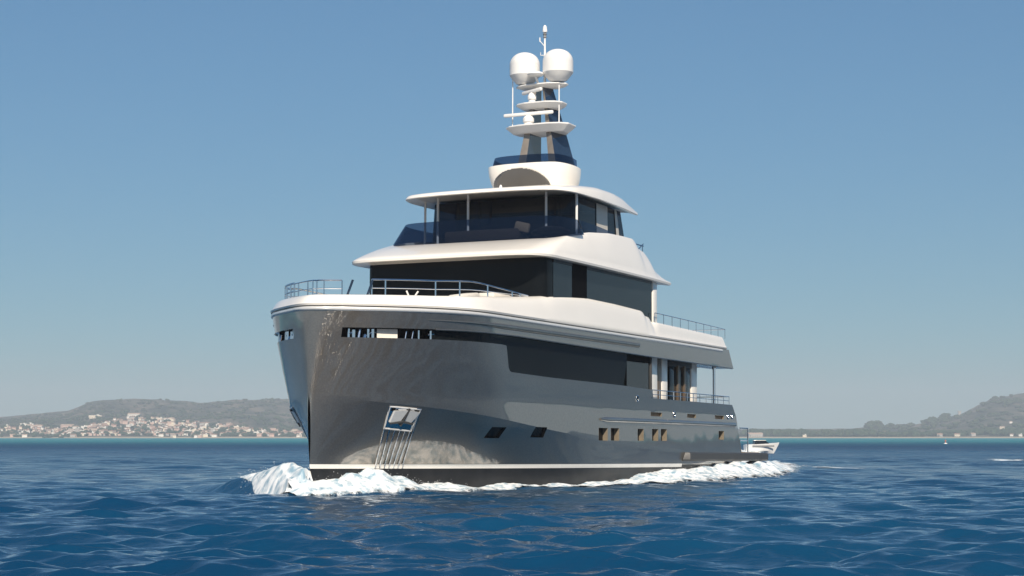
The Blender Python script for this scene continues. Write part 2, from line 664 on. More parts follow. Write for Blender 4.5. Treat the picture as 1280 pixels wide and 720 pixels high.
# ---- anchor pocket: polished plate with chafe bars running down the flare
for sd in (1, -1):
    m = MB()

    def tp(x, z, off):
        return V(x, sd * (hb(x, z) + off), z)
    A0, A1 = (2.04, 3.0), (3.08, 2.91)
    B0, B1 = (2.25, 2.2), (3.47, 2.13)
    rows = []
    for t in lin(4):
        rows.append([tp(A0[0] + (A1[0] - A0[0]) * s_ + (B0[0] - A0[0]) * t, A0[1] + (A1[1] - A0[1]) * s_ + (B0[1] - A0[1]) * t, 0.03) for s_ in lin(5)])
    m.grid(rows)
    pl = m.build('anchor_plate', M['chrome'], hull_o)
    m = MB()
    # anchor drawn up into the pocket: two broad flukes, crown bar and shank
    m.prism([tp(2.22, 2.86, .05), tp(2.62, 2.88, .05), tp(2.60, 2.50, .06), tp(2.26, 2.44, .06)], (0, -sd * .07, -.02))
    m.prism([tp(2.70, 2.88, .05), tp(3.08, 2.82, .05), tp(3.00, 2.42, .06), tp(2.70, 2.50, .06)], (0, -sd * .07, -.02))
    m.tube([tp(2.30, 2.40, .10), tp(2.7, 2.46, .13), tp(3.12, 2.38, .10)], .055, 8, mi=1)
    m.tube([tp(2.66, 2.95, .07), tp(2.68, 2.62, .13), tp(2.72, 2.30, .10)], .05, 8, mi=1)
    m.build('anchor', [M['silver'], M['darkgrey']], hull_o)
    m = MB()
    lp = [tp(A0[0] + (A1[0] - A0[0]) * q0 + (B0[0] - A0[0]) * q1, A0[1] + (A1[1] - A0[1]) * q0 + (B0[1] - A0[1]) * q1, .04) for q0, q1 in [(i_ / 5, 0) for i_ in range(6)] + [(1, i_ / 5) for i_ in range(1, 6)] + [(1 - i_ / 5, 1) for i_ in range(1, 6)] + [(0, 1 - i_ / 5) for i_ in range(1, 5)]]
    m.tube(lp, .035, 6, closed=True)
    m.build('pocket_frame', M['silver'], hull_o)
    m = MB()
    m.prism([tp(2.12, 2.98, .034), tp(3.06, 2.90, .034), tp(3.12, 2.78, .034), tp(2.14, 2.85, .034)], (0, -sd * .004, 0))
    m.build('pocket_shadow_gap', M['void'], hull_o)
    m = MB()
    for i in range(7):
        s_ = i / 6
        a = (2.03 + 1.06 * s_, 3.0 - .09 * s_) if i in (0, 6) else (2.25 + 1.22 * s_, 2.19 - .07 * s_)
        b = (2.68 + 1.22 * s_, 0.72)
        m.tube([tp(a[0] + (b[0] - a[0]) * t, a[1] + (b[1] - a[1]) * t, .035) for t in lin(8)], .028, 6)
    m.tube([tp(2.03 + 1.06 * t, 3.0 - .09 * t, .035) for t in lin(5)], .035, 6)
    m.build('chafe_bars', M['chrome'], hull_o)
    # round fairleads
    for (x, z, r) in ((20.4, 3.82, .13), (25.0, 3.2, .12), (32.75, 3.24, .1), (33.4, 3.26, .1)):
        m = MB()
        c = Vector(V(x, sd * (hb(x, z) + .01), z))
        m.tube([c + Vector((math.cos(t), 0, math.sin(t))) * r for t in [2 * math.pi * k / 18 for k in range(18)]], .035, 6, closed=True)
        o = len(m.v)
        ring = [tuple(c + Vector((math.cos(t) * r, 0, math.sin(t) * r))) for t in [2 * math.pi * k / 18 for k in range(18)]]
        m.add(ring, [tuple(range(18))], 1)
        m.build('fairlead', [M['chrome'], M['void']], hull_o)

# ------------------------------------------------------------------ white bulwark
BT = [(-.3, 7.10), (3, 7.17), (5, 7.28), (7, 7.42), (9.4, 7.62), (12, 7.86), (14.8, 8.02), (18, 7.98), (20.9, 7.89), (21.1, 7.84), (21.25, 7.70), (21.75, 7.66), (21.98, 7.47), (22.1, 7.44), (27, 7.36), (32.4, 7.27)]
UW = sorted(set([u for u in US if u <= 31.9] + [20.9, 21.0, 21.1, 21.18, 21.25, 21.5, 21.75, 21.86, 21.98, 22.1]))
bw = MB()
prof = [(0.03, 0, .02), (0.06, 0, .09), (0.035, .16, .0), (-.03, .38, 0), (-.10, .62, 0), (-.19, .84, 0), (-.29, .96, 0), (-.42, 1.0, 0), (-.62, .985, 0), (-.70, .9, 0), (-.72, None, -.06)]
for sd in (1, -1):
    rows = []
    for (o, f_, dz) in prof:
        rw = []
        for u in UW:
            zt = interp(BT, u)
            z = (ZT - .08 if f_ is None else ZT + dz + (zt - ZT) * f_)
            zb = ZT
            x = ux(u, zb)
            if u > 30:
                x = 30 + (u - 30) / 1.9 * (32.35 - .45 * max(0, f_ or 0) - 30)
            p = hb(x, zb)
            # normal offset in plan
            dp = (hb(x + .05, zb) - hb(max(stem(zb) + 1e-4, x - .05), zb)) / .1 if u > .02 else 1e6
            l = math.sqrt(1 + dp * dp)
            nx, np_ = -dp / l, 1 / l
            o2 = o if (o > 0 or u < 22.2) else o * (.5 if u > 22.2 else 1)
            if u > 11 and o2 < 0:
                o2 = o2 * (0.75)
            pp = max(0.0, p + np_ * o2) if u > 0 else 0.0
            rw.append(V(x + nx * o2, sd * pp, z))
        rows.append(rw)
    bw.grid(rows)
    e = [r[-1] for r in rows]
    bw.add(e, [tuple(range(len(e)))])
bw_o = bw.build('foredeck_bulwark', M['white'], yacht, angle=40, merge=.003)

# decks
dk = MB()
for (za, x0, x1, ins) in ((6.70, 0.45, 32.2, .35),):
    xs = [x0 + (x1 - x0) * (i / 50) ** 1.5 for i in range(51)]
    dk.grid([[V(x, s_ * max(.02, hb(x, za) - ins), za) for x in xs] for s_ in (-1, 0, 1)])
dk.build('foredeck', M['white'], yacht)
dk = MB()
xs = [20 + (32.9 - 20) * i / 12 for i in range(13)]
dk.grid([[V(x, s_ * (hb(x, 5.78) - .25), 5.80) for x in xs] for s_ in (-1, 0, 1)])
dk.build('aft_deck_soffit', M['grey'], yacht)
dk = MB()
xs = [14 + (34.3 - 14) * i / 12 for i in range(13)]
dk.grid([[V(x, s_ * (hb(x, 3.2) - .04), 3.0) for x in xs] for s_ in (-1, 0, 1)])
for sd in (1, -1):   # inner face of the aft bulwark
    xs2 = [22.4 + i for i in range(12)]
    dk.grid([[V(min(x, 33.2), sd * (hb(x, 3.8) - .16), z) for x in xs2] for z in (3.0, 3.86)])
dk.build('aft_main_deck', M['teak'], yacht)

# foredeck furniture (fixed)
def part_box(name, c, d, m, parent, bev=.05, rot=None):
    b = MB()
    b.box(c, d, bev=bev, rot=rot)
    return b.build(name, m, parent)


# ------------------------------------------------------------------ rails
def railing(name, path, hz, stanch, r=.028, mids=(0.55,), close_ends=True, mat_=None):
    """path: list of (x,p,zbase), hz height"""
    m = MB()
    m.tube([V(x, p, z + hz) for x, p, z in path], r, 8)
    for f_ in mids:
        m.tube([V(x, p, z + hz * f_) for x, p, z in path], r * .7, 6)
    for i in stanch:
        x, p, z = path[i]
        m.tube([V(x, p, z - .05), V(x, p, z + hz)], r * .95, 8)
    return m.build(name, mat_ or M['chrome'], yacht)


def inset_pt(x, d, zf):
    """point inset d from the hull edge at ZT, at station x"""
    p = hb(x, ZT)
    dp = (hb(x + .05, ZT) - hb(max(stem(ZT) + 1e-4, x - .05), ZT)) / .1
    l = math.sqrt(1 + dp * dp)
    return (x + dp / l * d, max(0, p - d / l), zf)


xr = [-.268, -.25, -.2, -.1, .05, .3, .7, 1.2, 1.9, 2.7, 3.6, 4.6]
# bow pulpit: port gate round the bow and down the starboard side
ptsP = [inset_pt(x, .5, interp(BT, x)) for x in xr[2:6]]
ptsS = [(x, -p, z) for x, p, z in [inset_pt(x, .5, interp(BT, x)) for x in xr]]
bow = [(q[0], q[1], q[2] - .02) for q in ptsP[::-1]] + [(.30, 0.0, 7.08)] + [(q[0], q[1], q[2] - .02) for q in ptsS[2:]]
railing('bow_pulpit', bow, .56, [0, 2, 4, 5, 7, 9, 11, 13, len(bow) - 1], mids=(.45,))
xs = [1.0, 1.35, 1.8, 2.4, 3.0, 3.6, 4.2, 4.9, 5.6, 6.3, 7.0, 7.7, 8.4, 9.1, 9.8]
for sd in (1, -1):
    pr_ = []
    m = MB()
    top, midr = [], []
    for i, x in enumerate(xs):
        q = inset_pt(x, .5, interp(BT, x))
        h = .58 if i < 8 else .58 * max(.05, 1 - ((i - 7) / 7.2) ** 1.2)
        top.append(V(q[0], sd * q[1], q[2] + h))
        midr.append(V(q[0], sd * q[1], q[2] + h * .45))
        if i in (0, 1, 4, 6, 9, 12, 13):
            m.tube([V(q[0], sd * q[1], q[2] - .05), V(q[0], sd * q[1], q[2] + h)], .03, 8)
    m.tube(top, .03, 8)
    m.tube(midr, .02, 6)
    m.build('side_rail', M['chrome'], yacht)
    for (x, lean) in (((.88, .22), (.42, .22)) if sd > 0 else ()):
        q = inset_pt(x, .45, interp(BT, x))
        m = MB()
        m.tube([V(q[0], sd * q[1], q[2] - .05), V(q[0] + lean * .2, sd * (q[1] + lean), q[2] + .55)], .045, 8)
        m.build('gate_post', M['mastblue'], yacht)
    # aft rails
    pa = [(x, sd * (hb(x, 6.7) - .12), interp(BT, x)) for x in [22.3 + (32.0 - 22.3) * i / 9 for i in range(10)]]
    railing('upper_deck_rail', pa, .42, list(range(10)), r=.022, mids=())
    pa = [(x, sd * (hb(x, 3.8) - .08), 3.86) for x in [22.4 + (33.1 - 22.4) * i / 12 for i in range(13)]]
    railing('aft_deck_rail', pa, .42, list(range(0, 13)), r=.022, mids=(.5,))
    # boarding ladder rails at the stern
    m = MB()
    for z in (2.05, 2.7):
        m.tube([V(34.9, sd * 3.95, z), V(36.1, sd * 3.95, z)], .03, 6)
    m.tube([V(36.1, sd * 3.95, 1.38), V(36.1, sd * 3.95, 2.72)], .035, 6)
    m.build('stern_handrail', M['chrome'], yacht)
    # overhang pole
    m = MB()
    m.tube([V(31.2, sd * 3.92, 3.0), V(31.2, sd * 3.92, 5.82)], .075, 12)
    m.tube([V(31.2, sd * 3.92, 5.62), V(31.2, sd * 3.92, 5.82)], .11, 12)
    m.build('overhang_pole', M['chrome'], yacht)
# aft ends of the rails across
for z, x in ((7.27 + .42, 32.0), (3.86 + .42, 33.1)):
    m = MB()
    w = hb(32, 6.7) - .12 if z > 7 else hb(33, 3.8) - .08
    m.tube([V(x, -w, z), V(x, w, z)], .022, 6)
    m.build('stern_rail', M['chrome'], yacht)

# ------------------------------------------------------------------ swim platform
sp = MB()
for sd in (1, -1):
    sec = [(-.05, 1.0), (.28, .98), (.36, 1.06), (.36, 1.34), (.3, 1.40), (-.05, 1.41)]
    xs = [26.15, 26.5, 28, 30, 32, 34, 36, 38.2, 38.4]
    sp.grid([[V(x + (0.28 if x < 26.3 and z > 1.3 else 0), sd * (hb(min(x, 34), 1.2) - .1 + o * (0.3 if x in (26.15,) else 1)), z) for o, z in sec] for x in xs])
    e = [V(38.4, sd * (hb(34, 1.2) - .1 + o), z) for o, z in sec]
    sp.add(e, [tuple(range(len(e)))])
sp.grid([[V(x, 4.05 * s_, 1.40) for x in (34.5, 36.5, 38.4)] for s_ in (-1, 0, 1)])
sp.grid([[V(x, 4.05 * s_, 0.99) for x in (34.0, 36.5, 38.4)] for s_ in (-1, 0, 1)])
sp.grid([[V(38.4, 4.1 * s_, z) for z in (.99, 1.4)] for s_ in (-1, 0, 1)])
sp.build('swim_platform', M['darkgrey'], yacht)
tk = MB()
tk.box(V(36.4, 0, 1.425), (3.9, 7.6, .03), bev=.008)
tk.build('platform_teak', M['teak'], yacht)

# ------------------------------------------------------------------ main deck aft house (sides recessed behind the walkway)
ah = MB()
for sd in (1, -1):
    def sidebox(name, x0, x1, p, m, z0=3.0, z1=5.8, th=.12):
        b = MB()
        b.box(V((x0 + x1) / 2, sd * p, (z0 + z1) / 2), (x1 - x0, th, z1 - z0), bev=.012)
        return b.build(name, m, yacht, smooth=True)
    sidebox('house_column', 22.35, 23.6, 3.9, M['white'])
    sidebox('house_column', 24.05, 24.5, 3.72, M['bronze'])
    sidebox('house_column', 24.6, 25.3, 3.72, M['white'])
    sidebox('sliding_door', 25.9, 26.75, 3.62, M['sideglass'], z1=5.6, th=.06)
    sidebox('sliding_door', 26.95, 27.6, 3.62, M['sideglass'], z1=5.6, th=.06)
    sidebox('sliding_door', 27.8, 28.6, 3.62, M['sideglass'], z1=5.6, th=.06)
    sidebox('door_frame', 26.73, 26.97, 3.68, M['bronze'], z1=5.62)
    sidebox('door_frame', 27.58, 27.82, 3.68, M['bronze'], z1=5.62)
    sidebox('door_head', 25.7, 28.75, 3.62, M['darkgrey'], z0=5.55)
    sidebox('house_column', 28.75, 29.5, 3.6, M['white'])
hc = MB()
hc.box(V(25.5, 0, 4.4), (7.2, 6.9, 2.75), bev=.02)
hc.build('main_deck_house', M['void'], yacht)

# ------------------------------------------------------------------ upper deck house (dark glass)
PL = [(10.7, 0), (10.7, 1.6), (10.7, 3.2), (10.72, 3.85), (10.9, 4.2), (11.3, 4.28), (12, 4.27), (14, 4.26), (18, 4.24), (22.35, 4.2)]


def plan(pts, z, n=60):
    c = catmull(pts, n)
    return [(float(q[0]), max(0.0, float(q[1])) if i else 0.0, z(float(q[0])) if callable(z) else z) for i, q in enumerate(c)]


uh = MB()
h = plan(PL, 6.75)
shell(uh, [h, [(x, p, 8.2) for x, p, z in h], [(x, p, 9.46) for x, p, z in h]])
uh_o = uh.build('upper_deck_house', M['darkglass'], yacht, angle=50)
for sd in (1, -1):
    for (x0, x1, nm, mm, e) in ((11.55, 13.4, 'side_window', M['sideglass'], .02), (14.92, 22.3, 'side_window', M['sideglass'], .02)):
        m = MB()
        xs = [x0 + (x1 - x0) * i / 8 for i in range(9)]
        m.grid([[V(x, sd * (interp([(11.3, 4.28), (22.35, 4.2)], x) + e), z) for x in xs] for z in (7.4, 8.2, 9.22)])
        m.build(nm, mm, uh_o)
        m = MB()
        m.grid([[V(x, sd * (interp([(11.3, 4.28), (22.35, 4.2)], x) + e + .02), z) for x in xs] for z in (9.23, 9.33, 9.44)])
        m.build('louvre', M['louvre'], uh_o)
    m = MB()
    xs = [13.4 + 1.52 * i / 4 for i in range(5)]
    m.grid([[V(x, sd * (4.275 + .01), z) for x in xs] for z in (7.4, 8.2, 9.44)])
    m.build('black_pillar', M['void'], uh_o)
    m = MB()
    m.box(V(22.65, sd * 4.1, 8.1), (.5, .3, 2.7), bev=.03)
    m.build('aft_pillar', M['white'], uh_o)
m = MB()
m.box(V(22.3, 0, 8.1), (.1, 8.0, 2.6))
m.build('aft_bulkhead', M['sideglass'], uh_o)

# ------------------------------------------------------------------ brow (bridge deck overhang)
BO = [(9.2, 0), (9.2, 1.3), (9.22, 2.6), (9.32, 3.5), (9.62, 4.25), (10.4, 4.66), (11.6, 4.73), (14, 4.74), (17, 4.7), (21, 4.58), (24.35, 4.35)]
BI = [(12.1, 0), (12.1, 1.3), (12.1, 2.6), (12.15, 3.3), (12.35, 3.85), (12.85, 4.15), (13.8, 4.24), (15.4, 4.24), (17.8, 4.2), (20.8, 4.08), (23.9, 3.98)]
BZ = [(11, 10.28), (12.2, 10.32), (12.6, 10.40), (13.4, 10.58), (15.2, 10.86), (17.4, 11.06), (19.2, 11.12), (20.3, 11.13), (20.62, 11.04), (20.9, 10.78), (21.75, 10.66), (22.0, 10.56), (22.28, 10.18), (22.5, 10.08), (23.9, 9.56)]
NB = 280
ob = plan(BO, 9.30, NB)
ib = plan(BI, lambda x: interp(BZ, x), NB)
rings = [offset_half([(x, p, 9.36) for x, p, z in ob], .5), offset_half([(x, p, 9.31) for x, p, z in ob], .12), [(x, p, 9.33) for x, p, z in ob], [(x, p, 9.42) for x, p, z in offset_half(ob, -.02)], [(x, p, 9.47) for x, p, z in offset_half(ob, .03)]]
for t in (.12, .28, .45, .62, .78, .9, .97):
    rings.append([(a[0] + (b[0] - a[0]) * t, a[1] + (b[1] - a[1]) * t, 9.47 + (b[2] - 9.47) * (math.sin(t * math.pi / 2) * .45 + t * .55)) for a, b in zip(ob, ib)])
rings[-1] = [(x, p, z) for x, p, z in rings[-1]]
rings.append(ib)
rings.append([(x, p, z - .02) for x, p, z in offset_half(ib, .10)])
rings.append([(x, p, max(9.6, z - .5)) for x, p, z in offset_half(ib, .16)])
br = MB()
shell(br, rings, cap_bot=True, cap_top=True)
br_o = br.build('bridge_deck_brow', M['white'], yacht, angle=40)

# windbreak glass on the bridge deck
wt = [(12.55, 0), (12.55, 1.3), (12.6, 2.4), (12.75, 3.25), (13.2, 3.8), (14.0, 4.02), (15, 4.05), (16.2, 3.98), (17.5, 3.9), (18.7, 3.85)]
wtop = plan(wt, lambda x: interp([(12, 11.36), (14, 11.34), (17, 11.32), (18.7, 11.25)], x), 60)
wbot = [(x - .45 if x < 13 else x - .35, p * (1.115 if x < 14.5 else 1.04), interp(BZ, x) - .12) for x, p, z in wtop]
wb = MB()
rows = [[V(*q) for q in half_to_full(h_)] for h_ in (wbot, wtop)]
wb.grid(rows)
wb.build('windbreak', M['tint'], br_o, angle=60)
# bridge deck seating
part_box('bridge_deck_floor', V(17.5, 0, 10.02), (10, 7.6, .06), M['teak'], br_o, bev=.01)

# ------------------------------------------------------------------ wheelhouse
WH = [(14.75, 0), (14.77, 1.5), (14.85, 2.8), (15.0, 3.4), (15.35, 3.62), (16.2, 3.62), (18, 3.52), (21.6, 3.35)]
h0 = plan(WH, 10.0)
h1 = [(x + .12 - (0.9 * max(0, (x - 19) / 2.6)), p * .975, 12.5) for x, p, z in h0]
whm = MB()
shell(whm, [h0, h1])
wh_o = whm.build('wheelhouse', M['wheelglass'], yacht, angle=50)
m = MB()   # interior console band seen through the glass
m.box(V(17.8, 0, 10.6), (4.6, 6.2, 1.0), bev=.1)
m.box(V(20.4, 0, 11.3), (.2, 6.4, 2.3), bev=.02)
m.build('helm_console', M['grey'], wh_o)
m = MB()
m.box(V(15.25, .9, 11.42), (.12, 4.0, .07), bev=.02)
m.build('dashboard_edge', M['silver'], wh_o)
m = MB()
m.lathe([(.07, 0), (.07, .05), (.05, .13), (.02, .16)], V(12.85, 1.15, 12.66), 14)
m.build('roof_lamp', M['whitemetal'], wh_o)
for p in (-2.6, -1.5, 1.9, 2.5):
    m = MB()
    m.box(V(15.9, p, 11.6), (.1, .14, 1.9), bev=.02)
    m.build('inner_post', M['darkgrey'], wh_o)
for sd in (1, -1):
    m = MB()
    def wp(x, f_, e=.03):
        a = min(range(len(h0)), key=lambda i: abs(h0[i][0] - x) + (0 if h0[i][1] > 3.2 else 9))
        q0, q1 = h0[a], h1[a]
        return V(q0[0] + (q1[0] - q0[0]) * f_, sd * (q0[1] + (q1[1] - q0[1]) * f_ + e), q0[2] + (q1[2] - q0[2]) * f_)
    m.grid([[wp(x, f_) for x in (17.6, 17.9, 18.3, 18.8)] for f_ in (0, .5, 1)])
    m.build('side_pillar', M['soffit'], wh_o)
    m = MB()
    m.grid([[wp(x, f_) for x in (20.35, 20.5)] for f_ in (0, .5, 1)])
    m.build('window_mullion', M['soffit'], wh_o)
    for x in (15.36,):
        m = MB()
        m.grid([[wp(x + d_, f_, .02) for d_ in (0, .12)] for f_ in (0, .5, 1)])
        m.build('window_mullion', M['void'], wh_o)

# roof
RO = [(12.4, 0), (12.42, 1.0), (12.5, 2.0), (12.7, 3.0), (13.1, 3.72), (14.0, 4.08), (15.2, 4.16), (17, 4.14), (19.5, 3.95), (22.15, 3.6)]
ro = plan(RO, 12.45, 90)
hump = lambda x: interp([(12, 0), (13.6, .06), (15.2, .26), (17, .42), (18.8, .46), (20.2, .38), (21.3, .2), (22.2, .02)], x)
rings = [offset_half([(x, p, 12.62) for x, p, z in ro], .75), offset_half([(x, p, 12.60) for x, p, z in ro], .5), offset_half([(x, p, 12.46) for x, p, z in ro], .06), [(x, p, 12.49) for x, p, z in ro], [(x, p, 12.55) for x, p, z in offset_half(ro, .02)],
         [(x, p, 12.60 + .55 * hump(x)) for x, p, z in offset_half(ro, .07)], [(x, p, 12.64 + .85 * hump(x)) for x, p, z in offset_half(ro, .2)], [(x, p, 12.68 + 1.0 * hump(x)) for x, p, z in offset_half(ro, .45)], [(x, p, 12.72 + hump(x)) for x, p, z in offset_half(ro, .85)], [(x, p, 12.78 + hump(x)) for x, p, z in offset_half(ro, 1.6)]]
rf = MB()
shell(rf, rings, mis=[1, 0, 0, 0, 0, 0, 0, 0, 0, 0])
rf_o = rf.build('wheelhouse_roof', [M['white'], M['soffit']], yacht, angle=40)
for (x, p, z0) in ((14.2, -2.7, 10.3), (13.8, -.95, 10.3), (14.35, 2.6, 10.3), (14.95, 3.78, 10.6), (14.95, -3.78, 10.6)):
    m = MB()
    m.tube([V(x, p, z0), V(x, p, 12.66)], .055, 12)
    m.build('roof_pole', M['whitemetal'], rf_o)
for (x, p) in ((13.2, -2.2), (13.2, -.6), (13.3, 1.2), (13.6, 2.6)):
    m = MB()
    m.lathe([(.06, 0), (.06, .03), (.03, .05)], V(x, p, 12.59), 12)
    m.build('soffit_light', M['chrome'], rf_o)

# ------------------------------------------------------------------ mast pod, windbreak and mast
mast = empty('mast')
mast.parent = yacht
mast.location = (19, 0, 13)
MX = Vector((-19, 0, -13))


def mbuild(mb, name, mats, **k):
    mb.v = [(x - 19, y, z - 13) for x, y, z in mb.v]
    return mb.build(name, mats, mast, **k)


PT = [(16.9, 0), (16.95, .9), (17.2, 1.65), (17.7, 2.0), (18.4, 2.12), (19.1, 2.05), (19.6, 1.8)]
PB = [(17.5, 0), (17.55, .7), (17.75, 1.25), (18.15, 1.55), (18.7, 1.66), (19.1, 1.6), (19.4, 1.45)]
pt = plan(PT, 14.3, 150)
pb = plan(PB, 12.85, 150)
pod = MB()
rings = []
for t in lin(44):
    rw = []
    for a, b in zip(pb, pt):
        g = math.sin(t * math.pi / 2) ** .9
        x = a[0] + (b[0] - a[0]) * g
        p = a[1] + (b[1] - a[1]) * g
        z = 12.85 + 1.45 * t
        z += (0.12 - 0.05 * max(0, x - 17.2)) * t
        # scooped recess in the front face
        if x < 18.8:
            e = ((p + .15) / 1.5) ** 2 + ((t - .30) / .58) ** 2
            if e < 1:
                x += .95 * (1 - e) ** .6 * (1.05 - t)
        rw.append((x, p, z))
    rings.append(rw)
rings.append([(x, p, z + .03) for x, p, z in offset_half(rings[-1], .12)])
shell(pod, rings)
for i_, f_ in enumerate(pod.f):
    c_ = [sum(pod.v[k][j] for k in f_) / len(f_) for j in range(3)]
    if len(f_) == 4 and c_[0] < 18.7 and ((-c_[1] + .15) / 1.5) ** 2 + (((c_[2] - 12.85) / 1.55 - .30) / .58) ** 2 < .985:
        pod.mi[i_] = 1  # shade of the recess put into the colour of the scoop faces
mbuild(pod, 'mast_pod', [M['white'], mat('dark grey scoop shade', (0.075, 0.075, 0.078), 0.15, coat=0.8, var=0.05, vscale=2)], angle=30)
wt0 = offset_half(plan([(a, b) for a, b in PT[:-1]], 14.42, 50), .18)
wt0 = [(x, p, 14.45 - .045 * max(0, x - 17.2)) for x, p, z in wt0]
wt1 = [(x + .1, p * .96, z + .40) for x, p, z in wt0]
w = MB()
w.grid([[V(*q) for q in half_to_full(h_)] for h_ in (wt0, wt1)])
mbuild(w, 'pod_windbreak', M['tint'], angle=60)


def leg(name, sgn):
    # raked, tapering twin-face leg: warm clad front, dark gloss outer/aft side
    lv = [(14.4, .62, 1.15), (16.25, .40, .78), (17.3, .28, .56), (18.3, .14, .34)]
    m = MB()
    rows = []
    for z, pi_, po in lv:
        t = (z - 14.4) / 3.9
        xf = 18.7 + t * .25
        xb = 20.4 - t * .95
        q = [(xf, pi_), (xf - .05, po - .12), (xb, po + .1), (xb, pi_)]
        rows.append([V(a, sgn * b, z) for a, b in q])
    for i in range(4):
        j = (i + 1) % 4
        m.grid([[r[i], r[j]] for r in rows], 0 if i in (0,) else 1)
    mbuild(m, name, [M['masttrim'], M['mastblue']], smooth=False)


for s_ in (1, -1):
    leg('mast_leg', s_)


def wing(name, xc, w, l0, l1, z, th, tip=.35, swp=.5):
    """plank-like mast platform: half width w, from x=xc-l0 to xc+l1, underside chamfered"""
    pts = [(xc - l0, 0), (xc - l0, w * .45), (xc - l0 + swp * .35, w * .8), (xc - l0 + swp, w), (xc + l1 * .4, w * .98), (xc + l1, w * .7)]
    c = [(a, b, z) for a, b in pts]
    m = MB()
    shell(m, [[(x, p, z - th) for x, p, _ in offset_half(c, .35)], [(x, p, z - .05) for x, p, _ in c], [(x, p, z) for x, p, _ in c], [(x, p, z + .02) for x, p, _ in offset_half(c, .06)]])
    return mbuild(m, name, M['whitemetal'], angle=20)


wing('mast_platform', 19.1, 1.62, .9, 1.1, 16.46, .34)
wing('mast_platform', 19.1, 1.2, .7, .9, 17.52, .26)
wing('mast_platform', 19.1, 1.3, .5, .7, 18.42, .16)


def dome(p, x=19.0, r=.71, z=18.48):
    m = MB()
    pr_ = [(.30, 0), (.42, .06), (.62, .30), (r, .42), (r, .93)]
    pr_ += [(r * math.cos(a) ** .92, .93 + .60 * math.sin(a)) for a in [math.pi / 2 * k / 16 for k in range(1, 16)]] + [(.02, 1.53)]
    m.lathe(pr_, V(x, p, z), 40)
    mbuild(m, 'radome', M['whitemetal'], angle=25)


dome(-.80)
dome(.92)
for p in (-1.38, 1.03):
    m = MB()
    m.tube([V(18.9, p, 16.4), V(18.9, p, 18.95)], .028, 8)
    mbuild(m, 'antenna_rod', M['whitemetal'])


def radar(x, p, z, L, yaw, tilt, r):
    m = MB()
    m.lathe([(r * .8, 0), (r * .9, .05), (r * .7, .10), (r, .16), (r * 1.02, .30), (r * .7, .42), (r * .3, .48)], V(x, p, z), 24)
    mbuild(m, 'radar_pedestal', M['whitemetal'])
    m = MB()
    rot = Matrix.Rotation(yaw, 3, 'Z') @ Matrix.Rotation(tilt, 3, 'Y')
    m.box(V(x, p, z + .54), (L, .16, .16), bev=.05, rot=rot)
    mbuild(m, 'radar_scanner', M['whitemetal'])


radar(18.6, -.40, 16.47, 2.55, R(90), 0, .26)
radar(18.6, -.22, 17.52, 1.5, R(62), 0, .2)
m = MB()
m.lathe([(.05, 0), (.34, .02), (.40, .08), (.36, .16), (.2, .2), (.02, .21)], V(18.45, 0.02, 18.72), 28)
m.tube([V(18.7, .05, 18.40), V(18.45, 0.02, 18.74)], .06, 8)
mbuild(m, 'satellite_dish', M['whitemetal'])
m = MB()
m.tube([V(19.0, .24, 18.4), V(19.0, .24, 20.65)], [.065, .04], 10)
m.tube([V(19.0, .02, 19.95), V(19.0, .02, 19.82), V(19.0, .10, 19.80), V(19.0, .38, 19.80), V(19.0, .46, 19.82), V(19.0, .46, 19.95)], .022, 6)
m.tube([V(19.0, .24, 20.2), V(19.0, 0, 20.48)], .018, 6)
m.tube([V(19.0, -.02, 20.46), V(19.0, -.02, 20.66)], .03, 6)
mbuild(m, 'mast_pole', M['whitemetal'])
m = MB()
m.lathe([(.03, 0), (.09, .03), (.06, .12), (.10, .2), (.04, .26)], V(19.0, .24, 20.6), 16)
mbuild(m, 'navigation_light', M['grey'])
m = MB()
m.lathe([(.05, 0), (.11, .03), (.11, .12), (.08, .3), (.03, .36)], V(19.0, .24, 20.86), 16)
mbuild(m, 'masthead_lamp', M['whitemetal'])
# small davit on the brow's aft shoulder
m = MB()
m.tube([V(21.3, 3.8, 10.7), V(21.3, 3.8, 11.02), V(22.3, 3.8, 11.02)], .03, 6)
m.tube([V(21.6, 3.8, 10.75), V(22.3, 3.8, 11.12)], .025, 6)
m.tube([V(22.2, 3.8, 10.7), V(22.2, 3.8, 11.1)], .025, 6)
m.build('davit', M['chrome'], br_o)

# ------------------------------------------------------------------ furniture on the yacht (loose: things of their own)
def loose(mb, name, mats, label, cat, group=None, **k):
    o = mb.build(name, mats, None, **k)
    o.matrix_world = ROOTM
    return tag(o, label, cat, group)


m = MB()
m.box(V(14.15, -.2, 10.55), (.9, 3.7, .45), bev=.08)
m.box(V(13.75, -.2, 10.78), (.28, 3.7, .50), bev=.09)
loose(m, 'sofa', M['brown'], 'long dark brown sofa behind the blue tinted windbreak of the bridge deck', 'sofa')
m = MB()
m.box(V(13.75, 1.75, 11.06), (.22, .72, .42), bev=.09, rot=Matrix.Rotation(R(14), 3, 'X'))
loose(m, 'pillow', M['tan'], 'tan pillow standing on the end of the brown bridge deck sofa', 'pillow')
m = MB()
bmv = [(0.02, .5), (.45, .46), (.75, .25), (.9, .02), (.9, -.15)]
m.lathe([(r, z * .55) for r, z in bmv[::-1]], V(13.9, 3.1, 10.75), 20)
loose(m, 'beanbag', M['brown'], 'low rounded brown bean bag beside the sofa near the port pole', 'bean bag')
m = MB()
m.box(V(6.2, 3.0, 7.35), (1.5, .7, .32), bev=.1, rot=Matrix.Rotation(R(-8), 3, 'Y'))
loose(m, 'sun_cushion', M['cream'], 'cream cushion propped up at the port foredeck rail below the dark house front', 'cushion')
m = MB()
m.box(V(8.4, 3.2, 7.5), (1.6, .8, .34), bev=.1)
m.build('padded_seat', M['cream'], yacht)
m = MB()
m.box(V(2.6, -.6, 7.12), (1.2, 1.3, .26), bev=.09)
